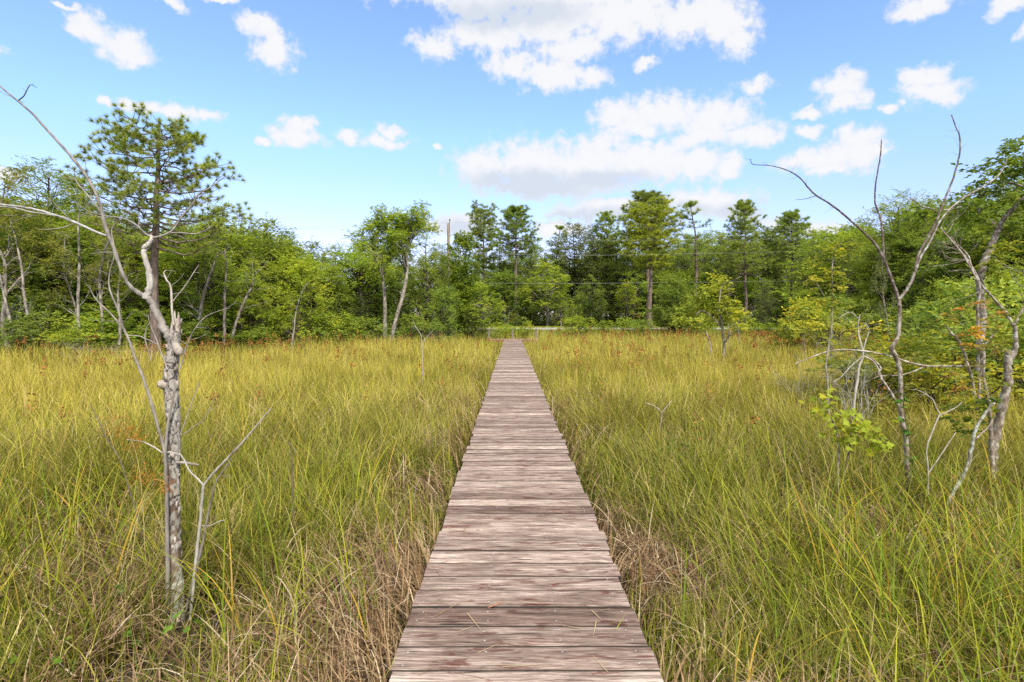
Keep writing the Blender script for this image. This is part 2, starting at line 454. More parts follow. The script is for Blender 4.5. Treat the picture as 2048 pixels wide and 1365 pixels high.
def make_world():
    w = bpy.data.worlds.new("World"); C.world = w; w.use_nodes = True
    nt = w.node_tree; nt.nodes.clear()
    out = nd(nt, "ShaderNodeOutputWorld")
    sky = nd(nt, "ShaderNodeTexSky"); sky.sky_type = 'NISHITA'; sky.sun_disc = False
    sky.sun_elevation = SUN_EL; sky.sun_rotation = SUN_AZ
    sky.air_density = 1.0; sky.dust_density = .15; sky.ozone_density = 1.6
    tc = nd(nt, "ShaderNodeTexCoord")
    sep = nd(nt, "ShaderNodeSeparateXYZ"); nt.links.new(tc.outputs["Generated"], sep.inputs[0])
    az = nd(nt, "ShaderNodeMath", operation='ARCTAN2'); nt.links.new(sep.outputs[0], az.inputs[0]); nt.links.new(sep.outputs[1], az.inputs[1])
    el = nd(nt, "ShaderNodeMath", operation='ARCSINE'); nt.links.new(sep.outputs[2], el.inputs[0])
    p0 = nd(nt, "ShaderNodeCombineXYZ"); nt.links.new(az.outputs[0], p0.inputs[0]); nt.links.new(el.outputs[0], p0.inputs[1])
    # domain warp so that puff outlines are ragged
    wn = nd(nt, "ShaderNodeTexNoise"); wn.inputs["Scale"].default_value = 22; wn.inputs["Detail"].default_value = 5; wn.inputs["Roughness"].default_value = .6
    nt.links.new(p0.outputs[0], wn.inputs["Vector"])
    ws = nd(nt, "ShaderNodeVectorMath", operation='SUBTRACT'); ws.inputs[1].default_value = (.5, .5, .5); nt.links.new(wn.outputs["Color"], ws.inputs[0])
    wm = nd(nt, "ShaderNodeVectorMath", operation='MULTIPLY'); wm.inputs[1].default_value = (.060, .045, 0); nt.links.new(ws.outputs[0], wm.inputs[0])
    p = nd(nt, "ShaderNodeVectorMath", operation='ADD'); nt.links.new(p0.outputs[0], p.inputs[0]); nt.links.new(wm.outputs[0], p.inputs[1])
    fn = nd(nt, "ShaderNodeTexNoise"); fn.inputs["Scale"].default_value = 42; fn.inputs["Detail"].default_value = 10; fn.inputs["Roughness"].default_value = .60
    nt.links.new(p0.outputs[0], fn.inputs["Vector"])
    f1 = nd(nt, "ShaderNodeMath", operation='MULTIPLY_ADD', i_1=2.0, i_2=-1.02); nt.links.new(fn.outputs[0], f1.inputs[0])
    # clear humid summer air: deeper blue overhead, pale blue (not white) towards the horizon
    tint = ramp(nt, el.outputs[0], SKYK)
    skyc = mix_rgb(nt, sky.outputs[0], tint, 1.0, 'MULTIPLY')
    skyc = mix_rgb(nt, skyc, (1.7, 1.7, 1.7), 1.0, 'MULTIPLY')

    def field(blobs, src):
        cur = None
        for (px, py, rx, ry) in blobs:
            a, e = azel(px, py); a1, _ = azel(px + rx, py); _, e1 = azel(px, py - ry)
            s = nd(nt, "ShaderNodeVectorMath", operation='SUBTRACT'); s.inputs[1].default_value = (a, e, 0)
            nt.links.new(src, s.inputs[0])
            q = nd(nt, "ShaderNodeVectorMath", operation='MULTIPLY'); q.inputs[1].default_value = (1 / abs(a1 - a), 1 / abs(e1 - e), 0)
            nt.links.new(s.outputs[0], q.inputs[0])
            l = nd(nt, "ShaderNodeVectorMath", operation='LENGTH'); nt.links.new(q.outputs[0], l.inputs[0])
            if cur is None:
                cur = l.outputs["Value"]
            else:
                mn = nd(nt, "ShaderNodeMath", operation='SMOOTH_MIN', i_2=.28)
                nt.links.new(cur, mn.inputs[0]); nt.links.new(l.outputs["Value"], mn.inputs[1]); cur = mn.outputs[0]
        inv = nd(nt, "ShaderNodeMath", operation='SUBTRACT', i_0=1.27); nt.links.new(cur, inv.inputs[1])
        return inv.outputs[0]

    def background(col):
        b_ = nd(nt, "ShaderNodeBackground"); b_.inputs["Strength"].default_value = .10
        nt.links.new(col, b_.inputs["Color"]); return b_.outputs[0]

    def sector(x0, x1):
        m = 130
        puffs = [b_ for b_ in PUFFS if b_[0] + b_[2] > x0 - m and b_[0] - b_[2] < x1 + m]
        greys = [b_ for b_ in GREYS if b_[0] + b_[2] > x0 - m and b_[0] - b_[2] < x1 + m]
        D = field(puffs, p.outputs[0])
        dd = nd(nt, "ShaderNodeMath", operation='ADD'); nt.links.new(D, dd.inputs[0]); nt.links.new(f1.outputs[0], dd.inputs[1])
        al = nd(nt, "ShaderNodeMapRange", interpolation_type='SMOOTHSTEP'); al.inputs[1].default_value = -.06; al.inputs[2].default_value = .70
        al.inputs[4].default_value = .97
        nt.links.new(dd.outputs[0], al.inputs[0])
        # thick middles are whiter, thin skirts take a little of the blue
        th = nd(nt, "ShaderNodeMapRange", interpolation_type='SMOOTHSTEP'); th.inputs[1].default_value = .1; th.inputs[2].default_value = 1.0
        nt.links.new(dd.outputs[0], th.inputs[0])
        cc = mix_rgb(nt, CLOUD_THIN, CLOUD_WHITE, th.outputs[0])
        if greys:
            G = field(greys, p.outputs[0])
            g2 = nd(nt, "ShaderNodeMath", operation='MULTIPLY_ADD', i_1=.45); nt.links.new(f1.outputs[0], g2.inputs[0]); nt.links.new(G, g2.inputs[2])
            gm = nd(nt, "ShaderNodeMapRange", interpolation_type='SMOOTHSTEP'); gm.inputs[1].default_value = -.05; gm.inputs[2].default_value = .95
            nt.links.new(g2.outputs[0], gm.inputs[0])
            cc = mix_rgb(nt, cc, CLOUD_GREY, gm.outputs[0])
        return background(mix_rgb(nt, skyc, cc, al.outputs[0]))

    def step(src, v, op):
        n = nd(nt, "ShaderNodeMath", operation=op, i_1=v); nt.links.new(src, n.inputs[0]); return n.outputs[0]

    def choose(fac, a, b):
        n = nd(nt, "ShaderNodeMixShader"); nt.links.new(fac, n.inputs[0]); nt.links.new(a, n.inputs[1]); nt.links.new(b, n.inputs[2])
        return n.outputs[0]
    cuts = [300, 780, 1080, 1300, 1580]
    lo = [-400] + cuts; hi = cuts + [2400]
    sh = sector(lo[0], hi[0])
    for c_, l_, h_ in zip(cuts, lo[1:], hi[1:]):
        sh = choose(step(az.outputs[0], math.atan((c_ - CXP) / FPX), 'GREATER_THAN'), sh, sector(l_, h_))
    # the cloud field lies in one part of the sky; elsewhere it is clear
    ins = nd(nt, "ShaderNodeMath", operation='MULTIPLY')
    nt.links.new(step(step1(nt, az.outputs[0]), .90, 'LESS_THAN'), ins.inputs[0])
    up = nd(nt, "ShaderNodeMath", operation='COMPARE', i_1=.30, i_2=.32); nt.links.new(el.outputs[0], up.inputs[0])
    nt.links.new(up.outputs[0], ins.inputs[1])
    # bright broken cloud overhead and behind, beyond the gap of blue in front
    vn = nd(nt, "ShaderNodeTexNoise"); vn.inputs["Scale"].default_value = 3.0; vn.inputs["Detail"].default_value = 3
    nt.links.new(tc.outputs["Generated"], vn.inputs["Vector"])
    vm = nd(nt, "ShaderNodeMapRange", interpolation_type='SMOOTHSTEP'); vm.inputs[1].default_value = .34; vm.inputs[2].default_value = .54; vm.inputs[4].default_value = .9
    nt.links.new(vn.outputs[0], vm.inputs[0])
    veil = mix_rgb(nt, skyc, (7.0, 6.9, 6.7), vm.outputs[0])
    sh = choose(ins.outputs[0], background(veil), sh)
    nt.links.new(sh, out.inputs[0])


def step1(nt, s):
    n = nd(nt, "ShaderNodeMath", operation='ABSOLUTE'); nt.links.new(s, n.inputs[0]); return n.outputs[0]


CLOUD_WHITE, CLOUD_THIN, CLOUD_GREY = (5.7, 5.7, 5.8), (5.0, 5.2, 5.6), (4.2, 4.55, 5.1)
SKYK = [(0, (.49, .44, .66)), (.12, (.76, .65, .84)), (.30, (.85, .92, 1.03)), (.6, (.9, .95, 1.0))]
make_world()
C.view_settings.view_transform = 'Standard'; C.view_settings.look = 'None'
C.view_settings.gamma = 1; C.view_settings.use_curve_mapping = False
C.view_settings.exposure = .75
C.render.engine = 'CYCLES'
cy = C.cycles
cy.max_bounces = 7; cy.diffuse_bounces = 4; cy.glossy_bounces = 2; cy.transmission_bounces = 4; cy.transparent_max_bounces = 6
cy.use_denoising = False
cy.caustics_reflective = False; cy.caustics_refractive = False

# ------------------------------------------------------------------ ground and road
def build_ground():
    mb = MB()
    u = np.linspace(-1, 1, 181); xs = np.sinh(u * 4.6) / np.sinh(4.6) * 700
    v = np.linspace(-.55, 1, 200); ys = np.sinh(v * 4.6) / np.sinh(4.6) * 1200
    gx, gy = np.meshgrid(xs, ys)
    gz = ground(gx, gy)
    V = np.stack([gx, gy, gz], -1).reshape(-1, 3)
    n, m = gx.shape
    i = np.arange(n - 1)[:, None] * m; j = np.arange(m - 1)[None]
    F = np.stack([i + j, i + j + 1, i + m + j + 1, i + m + j], -1).reshape(-1, 4)
    g = sstep(42, 50, gy).reshape(-1, 1)
    col = np.array([[1, 1, 1]]) * (1 - g) + np.array([[.8, .95, .55]]) * g
    mb.add(V, F, col)
    o = link("ground", mb.mesh("ground", SOIL))
    tag(o, "brown boggy marsh soil under the grass, rising to the road and wood", "ground", kind="structure")
    rb = MB()
    xs = np.linspace(-90, 90, 61)
    prof = [(54.9, -.25), (55.0, .012), (58.2, .075), (61.4, .012), (61.5, -.25)]
    V = []
    for x in xs:
        for (y, z) in prof:
            V.append((x, y + .0006 * x * x * .3, .40 + z + .0045 * x * 0))
    k = len(prof); F = []
    for a in range(len(xs) - 1):
        for b in range(k - 1):
            F.append((a * k + b, (a + 1) * k + b, (a + 1) * k + b + 1, a * k + b + 1))
    rb.add(V, F)
    r = link("road", rb.mesh("road", ASPH, False))
    tag(r, "pale grey road running across beyond the end of the boardwalk", "road", kind="structure")


build_ground()


# ------------------------------------------------------------------ boardwalk
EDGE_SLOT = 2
DECKX = .06          # the camera stands a little left of the walk's middle


def plank(mb, rng, cx, cy_, L, W, T, rot=0.0, along='x', segs=10, zoff=0.0, tone=None):
    """a worn board: rounded edges, ragged outline, a trace of cupping"""
    prof = [(-.5, -T), (-.5, -.010), (-.482, -.003), (-.2, -.0012), (.2, -.0012), (.482, -.003), (.5, -.010), (.5, -T)]
    k = len(prof); xs = np.linspace(-L / 2, L / 2, segs + 1)
    cup = rng.normal(0, .0015); tilt = rng.normal(0, .002); twist = rng.normal(0, .002)
    V = []
    for i, x in enumerate(xs):
        e0, e1 = rng.normal(0, .0012, 2)
        for (a, z) in prof:
            y = a * W + (e0 if a < 0 else e1)
            V.append((x, y, z + zoff + cup * (1 - 4 * a * a) + a * tilt + twist * x * a))
    V = np.array(V)
    F = []
    for i in range(segs):
        for b in range(k):
            F.append((i * k + b, i * k + (b + 1) % k, (i + 1) * k + (b + 1) % k, (i + 1) * k + b))
    if along == 'y':
        V = np.stack([V[:, 1], V[:, 0], V[:, 2]], 1)
    c, s = math.cos(rot), math.sin(rot)
    V = np.stack([V[:, 0] * c - V[:, 1] * s + cx, V[:, 0] * s + V[:, 1] * c + cy_, V[:, 2]], 1)
    col = np.array([rng.random(), rng.random(), rng.random() if tone is None else tone])
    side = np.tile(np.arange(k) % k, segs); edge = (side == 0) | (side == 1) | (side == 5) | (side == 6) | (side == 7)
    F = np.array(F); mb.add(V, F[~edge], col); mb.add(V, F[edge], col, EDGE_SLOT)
    for end in (0, segs):
        mb.add(V[end * k:(end + 1) * k], np.array([list(range(k))[::(-1 if end else 1)]]), col)


def box_mb(x0, x1, y0, y1, z0, z1, col=(1, 1, 1)):
    V = [(x, y, z) for x in (x0, x1) for y in (y0, y1) for z in (z0, z1)]
    F = [(0, 1, 3, 2), (4, 6, 7, 5), (0, 4, 5, 1), (2, 3, 7, 6), (0, 2, 6, 4), (1, 5, 7, 3)]
    mb = MB(); mb.add(V, F, col); return mb


def build_boardwalk():
    rng = np.random.default_rng(5)
    root = thing("boardwalk", "long straight boardwalk of weathered planks leading across the marsh grass", "boardwalk", (DECKX, 0, 0))
    mb = MB(); nails = []
    y = -1.2; i = 0; walk = 0.0
    while y < 39.8:
        gap = abs(rng.normal(.008, .004)) + (.010 if rng.random() < .15 else 0)
        W = .182 + rng.normal(0, .002)
        L = 1.24 + rng.normal(0, .012)
        r = rng.normal(0, .0025)
        cx = rng.normal(0, .009)
        walk = rng.normal(0, .30)
        plank(mb, rng, cx, y + W / 2, L, W, .038, r, segs=10 if y < 14 else 4, zoff=rng.normal(0, .0018), tone=float(np.clip(.52 + walk, 0, 1)))
        if y < 16:
            for nx in (-.565, -.195, .19, .545):
                for ny in (.045, W - .045):
                    nails.append((nx + rng.normal(0, .008) + cx, y + ny + rng.normal(0, .006), .0005))
        y += W + gap
    for (nx, ny, nz) in nails:
        a = np.linspace(0, 2 * PI, 7)[:-1]; r = .0052
        V = [(nx + r * math.cos(t), ny + r * math.sin(t), nz) for t in a] + [(nx, ny, nz + .0022)]
        mb.add(V, [(j, (j + 1) % 6, 6) for j in range(6)], mi=1)
    link("deck", mb.mesh("deck", [WOOD, NAIL, GAPSHADE], False), root)
    for sx in (-.565, -.195, .19, .545):
        link("stringer", box_mb(sx - .02, sx + .02, -1.1, 39.7, -.19, -.041, (.4, .3, .1)).mesh("stringer", WOOD, False), root)
    pm = box_mb(-.05, .05, -.05, .05, -.9, -.05, (.3, .6, .2)).mesh("piling", WOOD, False)
    for yy in np.arange(1.2, 39.5, 3.4):
        for sx in (-.47, .45):
            o = link("piling", pm, root); o.location = (sx, yy, 0)
    # the landing across the far end
    root = thing("landing_platform", "low plank platform crossing the far end of the boardwalk with three posts", "platform", (DECKX, 40.6, 0))
    mb = MB(); x = -1.75
    while x < 1.7:
        plank(mb, rng, x + .07, 0, 1.4, .14, .038, rng.normal(0, .003), 'y', 4, rng.normal(0, .002))
        x += .148
    link("deck", mb.mesh("landing_deck", [WOOD, NAIL, GAPSHADE], False), root)
    link("rim_board", box_mb(-1.78, 1.74, -.745, -.706, -.16, .012, (.2, .7, .05)).mesh("rim_board", plain_mat("rusty_board", (.20, .085, .05), .9, 0, 9), False), root)
    ps = box_mb(-.055, .055, -.05, .05, -.9, .72, (1, 1, 1)).mesh("post", POLEM, False)
    for px in (-1.72, .0, 1.7):
        o = link("post", ps, root); o.location = (px, .78, 0); o.rotation_euler = (rng.normal(0, .02), rng.normal(0, .02), rng.normal(0, .2))


build_boardwalk()


# ------------------------------------------------------------------ grass
EDGE = [(-900, 24), (0, 25.5), (300, 28), (600, 36), (760, 40), (900, 43), (985, 45), (1060, 46), (1300, 49), (1500, 46), (1700, 42), (1800, 33), (2048, 24), (2900, 22)]


def edge_dist(px):
    return np.interp(px, [e[0] for e in EDGE], [e[1] for e in EDGE])


def ribbons(rng, bx, by, bz, L, w, lean_az, th0, bend, segs, croot, ctip, taper=1.0, tw=None):
    """curved tapering blades; th0 = start angle from vertical, bend = further bend towards the tip"""
    n = len(bx); t = np.linspace(0, 1, segs + 1)
    th = th0[:, None] + bend[:, None] * t[None] ** 1.6
    thm = .5 * (th[:, 1:] + th[:, :-1]); dl = L[:, None] / segs
    r = np.concatenate([np.zeros((n, 1)), np.cumsum(np.sin(thm) * dl, 1)], 1)
    z = np.concatenate([np.zeros((n, 1)), np.cumsum(np.cos(thm) * dl, 1)], 1)
    ca, sa = np.cos(lean_az)[:, None], np.sin(lean_az)[:, None]
    px = bx[:, None] + r * ca; py = by[:, None] + r * sa; pz = np.maximum(bz[:, None] + z, bz[:, None] + .01)
    ta = lean_az + PI / 2 + (rng.normal(0, .6, n) if tw is None else tw)
    wx = np.cos(ta)[:, None]; wy = np.sin(ta)[:, None]
    ww = w[:, None] * np.clip(1.05 - t[None] ** 2 * taper, .06, 1) * .5
    A = np.stack([px - wx * ww, py - wy * ww, pz], -1); B = np.stack([px + wx * ww, py + wy * ww, pz], -1)
    V = np.stack([A, B], 2).reshape(n, -1, 3)
    k = 2 * (segs + 1)
    b = np.arange(segs) * 2
    f = np.stack([b, b + 1, b + 3, b + 2], -1)
    F = (np.arange(n)[:, None, None] * k + f[None]).reshape(-1, 4)
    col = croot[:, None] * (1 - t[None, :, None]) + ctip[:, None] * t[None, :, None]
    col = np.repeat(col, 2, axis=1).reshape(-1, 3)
    return V.reshape(-1, 3), F, col


def scatter(rng, n, d0, d1, half=None):
    if half is None:
        half = 47 if d0 > 10 else 62
    d = rng.uniform(d0, d1, n); a = np.radians(rng.uniform(-half, half, n))
    x = d * np.sin(a); y = d * np.cos(a)
    px = CXP + FPX * x / np.maximum(y, .1)
    return x, y, d, px


def clear_of_deck(x, y, m=.66):
    x = x - DECKX
    return ~((np.abs(x) < m) & (y < 40)) & ~((np.abs(x) < 1.8) & (y > 39.6) & (y < 41.6))


def build_grass():
    rng = np.random.default_rng(11)
    g1 = np.array([.165, .215, .018]); g2 = np.array([.48, .425, .070]); st = np.array([.60, .49, .22]); gd = np.array([.085, .14, .018])
    br = np.array([.30, .21, .115])
    mb = MB(); total = 0
    for (d0, d1, n, segs, wmul) in ((1.2, 5, 38000, 6, 1.1), (5, 11, 70000, 5, 1.15), (11, 22, 70000, 3, 1.7), (22, 52, 85000, 3, 2.6)):
        x, y, d, px = scatter(rng, n, d0, d1)
        keep = clear_of_deck(x, y, .72 - .08 * sstep(6, 14, y)) & (y < edge_dist(px) + 1.5) & (y > .6)
        keep &= ~((np.abs(x + 2.05) < .38) & (y > 2.2) & (y < 4.15) & (rng.random(n) < .9))
        # thinner in patches where the dead thatch shows (near field)
        pat = vnoise(x * .9 + 7, y * .9, 21) * .65 + vnoise(x * 2.6, y * 2.6, 22) * .35
        near = 1 - sstep(6, 13, d)
        keep &= rng.random(n) < 1 - near * (.80 * sstep(.40, .66, pat) + .55 * (1 - sstep(.8, 1.7, np.abs(x))) * sstep(.2, .5, pat))
        x, y, d, px, pat = x[keep], y[keep], d[keep], px[keep], pat[keep]; m = len(x)
        big = vnoise(x * .22, y * .22, 31) * .6 + vnoise(x * .06 + 3, y * .06, 32) * .4
        cl = vnoise(x * 1.3, y * 1.3, 33)
        cdir = vnoise(x * .7, y * .7, 34) * 2 * PI * 1.6
        L = (.62 + .42 * rng.random(m) + .22 * (cl - .5) + .16 * (big - .5)) * (1 + .12 * sstep(14, 30, d))
        ad = np.abs(x); dk = 1 - sstep(.75, 2.0, ad)
        L *= .74 + .26 * sstep(4.0, 7.5, d)
        L *= 1 - dk * np.where(y < 42, .38, 0) * (1 - .45 * sstep(12, 25, d))
        th0 = np.abs(rng.normal(.10, .22, m)) + np.where(rng.random(m) < .18, rng.uniform(.2, .7, m), 0) + .12 * (1 - sstep(10, 20, d)); bend = np.abs(rng.normal(.45, .65, m)) + .55 * (1 - sstep(8, 18, d)) * rng.random(m)
        az = cdir + rng.normal(0, 1.1, m)
        # lean away from the walk so its edges stay clear
        toward = (np.abs(x) < 1.1) & (np.cos(az) * x < 0) & (y < 41) & (rng.random(m) < .86 - .3 * sstep(8, 20, y))
        az = np.where(toward, PI - az, az)
        w = rng.uniform(.0045, .0105, m) * wmul
        q = rng.random(m)[:, None]; mixv = np.clip(rng.normal(.33, .36, m) + 1.1 * (big - .47) + .40 * sstep(6, 18, d), 0, 1)[:, None]
        c = g1 * (1 - mixv) + g2 * mixv
        nr_ = (1 - sstep(5, 12, d))[:, None]
        vv = rng.random(m)[:, None]; deep = np.array([.10, .135, .016]) * (1 - vv) + np.array([.29, .285, .032]) * vv
        c = np.where(rng.random(m)[:, None] < .58 * nr_, deep, c)
        c = np.where(q < .11, st, c); c = np.where((q > .15) & (q < .20), br, c)
        c = np.where(q > .90 - .12 * (near[keep] if len(near) != m else near)[:, None], gd, c)
        c = c * (rng.uniform(.55, 1.3, m) * (1 + .14 * sstep(7, 16, d)))[:, None]
        kt = (.12 + .30 * sstep(6, 16, d))[:, None]; tip = c * (1 - kt) + np.array([.58, .45, .10]) * kt
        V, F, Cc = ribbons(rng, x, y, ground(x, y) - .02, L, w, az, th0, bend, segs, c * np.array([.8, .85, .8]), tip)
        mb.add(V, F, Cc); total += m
    o = link("marsh_grass", mb.mesh("marsh_grass", GRASS))
    tag(o, "green and straw yellow sedge grass filling the marsh", "grass", kind="stuff")

    # long arching sedge blades close by
    mb = MB(); n = 12500
    x, y, d, px = scatter(rng, n, 2.2, 9.0)
    cl = vnoise(x * 1.1 + 40, y * 1.1, 41)
    corner = sstep(1.4, 2.6, np.abs(x)) * (1 - sstep(5.0, 8.5, d)) * np.where(x > 0, 1.0, .75)
    keep = clear_of_deck(x, y, .85) & (rng.random(n) < sstep(.35, .7, cl) * (.35 + .55 * corner) + .05 + .10 * corner) & (y > 1.6)
    keep &= ~((np.abs(x + 2.1) < .45) & (y > 2.6) & (y < 4.2) & (rng.random(n) < .8))
    x, y, d = x[keep], y[keep], d[keep]; m = len(x)
    az = rng.uniform(0, 2 * PI, m)
    toward = (np.abs(x) < 1.6) & (np.cos(az) * x < 0)
    az = np.where(toward & (rng.random(m) < .86), PI - az, az)
    L = rng.uniform(.75, 1.25, m) * np.where(np.abs(x) < 1.5, .75, 1); w = rng.uniform(.006, .0125, m)
    uu = rng.random(m)[:, None] ** 1.4; c = np.array([.14, .22, .02]) * (1 - uu) + np.array([.45, .44, .04]) * uu
    c = np.where(rng.random(m)[:, None] < .12, np.array([.50, .33, .05]), c)
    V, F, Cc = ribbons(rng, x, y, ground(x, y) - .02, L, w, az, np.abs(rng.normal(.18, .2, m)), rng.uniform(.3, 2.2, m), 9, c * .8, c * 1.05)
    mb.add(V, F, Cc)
    o = link("tall_sedge_grass", mb.mesh("tall_sedge_grass", GRASS))
    tag(o, "long arching yellow green sedge blades close to the boardwalk", "grass", kind="stuff")

    # dead, tangled blades
    mb = MB()
    for (d0, d1, n, segs, wmul) in ((1.2, 6, 72000, 7, 1.4), (6, 13, 60000, 5, 1.5), (13, 34, 36000, 3, 2.2)):
        x, y, d, px = scatter(rng, n, d0, d1)
        pat = vnoise(x * .9 + 7, y * .9, 21) * .65 + vnoise(x * 2.6, y * 2.6, 22) * .35
        keep = clear_of_deck(x, y, .64) & (y < edge_dist(px)) & (y > .6) & ~((np.abs(x + 2.05) < .35) & (y > 2.6) & (y < 4.1) & (rng.random(n) < .75)) & (rng.random(n) < .30 + .7 * sstep(.3, .6, pat))
        x, y, d, pat = x[keep], y[keep], d[keep], pat[keep]; m = len(x)
        lying = rng.random(m) < .62 - .42 * sstep(5, 12, d)
        L = np.where(lying, rng.uniform(.15, .45, m), rng.uniform(.30, .70, m) * (1 + .35 * sstep(5, 12, d)))
        th0 = np.where(lying, rng.uniform(.7, 1.5, m), np.abs(rng.normal(.3, .25, m)))
        bend = np.where(lying, rng.normal(.25, 1.1, m), rng.uniform(.8, 2.9, m))
        bz = ground(x, y) + np.where(lying, rng.random(m) ** 1.6 * (.16 + .16 * pat), -.01)
        az = rng.uniform(0, 2 * PI, m)
        toward = (np.abs(x) < 1.0) & (np.cos(az) * x < 0)
        az = np.where(toward, PI - az, az)
        w = rng.uniform(.003, .0085, m) * wmul
        u = rng.random(m)[:, None]
        c = np.where(u < .45, np.array([.36, .255, .14]), np.where(u < .74, np.array([.25, .15, .08]), np.where(u < .84, np.array([.60, .48, .34]), np.array([.10, .06, .035]))))
        c = c * rng.uniform(.7, 1.2, m)[:, None]
        V, F, Cc = ribbons(rng, x, y, bz, L, w, az, th0, bend, segs, c * .85, c)
        mb.add(V, F, Cc)
    o = link("dry_grass", mb.mesh("dry_grass", DRYG))
    tag(o, "dead tan and brown blades tangled between the living grass", "dry grass", kind="stuff")

    # low leafy plants under the grass at the near right and a few at the left
    mb = MB(); n = 9000
    x, y, d, px = scatter(rng, n, 2.2, 8.0)
    f = vnoise(x * .8 + 3, y * .8, 51)
    keep = clear_of_deck(x, y, .75) & (((x > .9) & (rng.random(n) < sstep(.42, .7, f) * (.15 + .85 * sstep(1.2, 3, x)))) | ((x < -.8) & (rng.random(n) < .10 * sstep(.5, .7, f))))
    x, y = x[keep], y[keep]; m = len(x)
    z = ground(x, y) + rng.uniform(.05, .34, m)
    dd = rnd_dirs(rng, m, .3); nr = norm(np.array([0, -.15, 1.0]) + rng.normal(0, .4, (m, 3)))
    s = rng.uniform(.045, .095, m)
    V, F = leaf_quads(rng, np.stack([x, y, z], 1), dd, nr, s, .95, .08)
    c = np.array([.12, .24, .03]) * rng.uniform(.6, 1.4, m)[:, None] * np.where(rng.random(m)[:, None] < .15, np.array([1.5, 1.25, 1]), 1)
    c = np.where((rng.random(m)[:, None] < .006) & (x[:, None] > 1.5), np.array([.5, .06, .03]), c)
    mb.add(V, F, np.repeat(c, 4, 0))
    o = link("ground_cover", mb.mesh("ground_cover", GRASS))
    tag(o, "round green leaves of low plants growing under the grass", "ground cover", kind="stuff")

    # rust brown flower heads above the grass
    mb = MB(); n = 6500
    x, y, d, px = scatter(rng, n, 7, 47)
    f = vnoise(x * .33 + 9, y * .33, 61)
    pr = .05 + .5 * sstep(.5, .75, f) * sstep(9, 20, d) * .6
    band = sstep(24, 36, d) * (((px > 1500) & (px < 1900)) * .95 + (px < 620) * .45 + ((px > 1150) & (px <= 1500)) * .25)
    keep = clear_of_deck(x, y, 1.1) & (y < edge_dist(px) - .3) & (rng.random(n) < np.clip(pr * .7 + band, 0, 1))
    x, y, d = x[keep], y[keep], d[keep]; m = len(x)
    gz = ground(x, y); H = rng.uniform(.85, 1.25, m) + .06
    az = rng.uniform(0, 2 * PI, m); th = np.abs(rng.normal(.08, .06, m))
    V, F, Cc = ribbons(rng, x, y, gz, H, np.full(m, .006) * (1 + d / 25), az, th, np.full(m, .1), 3, np.tile([.16, .10, .05], (m, 1)), np.tile([.22, .11, .045], (m, 1)))
    mb.add(V, F, Cc)
    k = 26
    tx = x + np.sin(th) * H * np.cos(az); ty = y + np.sin(th) * H * np.sin(az)
    cen = np.repeat(np.stack([tx, ty, gz + np.cos(th) * H], 1), k, 0)
    hs = np.repeat(rng.uniform(.10, .34, m), k)
    tt = np.tile(rng.random(k), m)
    lvl = np.round(tt * 3.4) / 3.4
    cen[:, 2] -= lvl * hs
    cen += rng.normal(0, 1, (m * k, 3)) * np.array([.045, .045, .018]) * (.5 + .8 * lvl[:, None])
    V, F = leaf_quads(rng, cen, rnd_dirs(rng, m * k), rnd_dirs(rng, m * k), rng.uniform(.022, .045, m * k) * (1 + np.repeat(d, k) / 35), .55)
    c = np.array([.36, .175, .05]) * rng.uniform(.5, 1.3, m * k)[:, None]
    mb.add(V, F, np.repeat(c, 4, 0))
    o = link("rust_seed_heads", mb.mesh("rust_seed_heads", SEEDM))
    tag(o, "rust brown seed heads standing above the far marsh grass", "seed heads", kind="stuff")

    # bright grass of the road bank
    mb = MB(); n = 60000
    x = rng.uniform(-34, 40, n); y = np.where(rng.random(n) < .45, rng.uniform(42, 54.7, n), rng.uniform(61.7, 67, n))
    keep = clear_of_deck(x, y) & (y > 42)
    x, y = x[keep], y[keep]; m = len(x)
    L = rng.uniform(.18, .5, m) * np.where(y > 60, .8, 1) * np.where(y > 51, .6, 1)
    c = np.array([.32, .40, .04]) * (1 - rng.random(m)[:, None]) + np.array([.48, .48, .07]) * rng.random(m)[:, None]
    V, F, Cc = ribbons(rng, x, y, ground(x, y) - .02, L, rng.uniform(.015, .035, m), rng.uniform(0, 2 * PI, m), np.abs(rng.normal(.2, .2, m)), rng.uniform(0, .8, m), 2, c * .85, c * 1.1)
    mb.add(V, F, Cc)
    o = link("verge_grass", mb.mesh("verge_grass", GRASS))
    tag(o, "bright green grass on the banks along the road", "grass", kind="stuff")


build_grass()


# ------------------------------------------------------------------ trees: one prototype of each kind, then copies
class Proto:
    def __init__(s, name, trunk, crown, H, bark, leafmat, wood_name="trunk", leaf_name="crown"):
        s.name = name; s.H = H
        s.tm = trunk.mesh(name + "_" + wood_name, bark) if trunk.n else None
        s.cm = crown.mesh(name + "_" + leaf_name, leafmat, False) if crown.n else None
        s.wn = wood_name; s.ln = leaf_name
        s.first = None


def place(pr, x, y, h, label, cat="tree", group=None, color=(.1, .16, .03), ws=1.0, rz=0.0, wood=(1, 1, 1), z=None, name=None):
    if z is None:
        z = float(ground(x, y)) - .04
    k = h / pr.H
    if pr.first is None:
        root = thing(name or pr.name, label, cat, (0, 0, 0), group)
        if pr.tm: link(pr.wn, pr.tm, root)
        if pr.cm: link(pr.ln, pr.cm, root)
        pr.first = root
    else:
        src = pr.first
        root = src.copy(); COL.objects.link(root)
        root.name = name or pr.name
        for ch in src.children:
            c = ch.copy(); COL.objects.link(c); c.parent = root
        root['label'] = label; root['category'] = cat
        if group: root['group'] = group
        elif 'group' in root: del root['group']
    root.location = (x, y, z); root.rotation_euler = (0, 0, rz)
    root.scale = (k * ws, k * ws, k)
    pr_children = [o for o in root.children]
    for c in pr_children:
        c.color = (*color, 1)
    return root


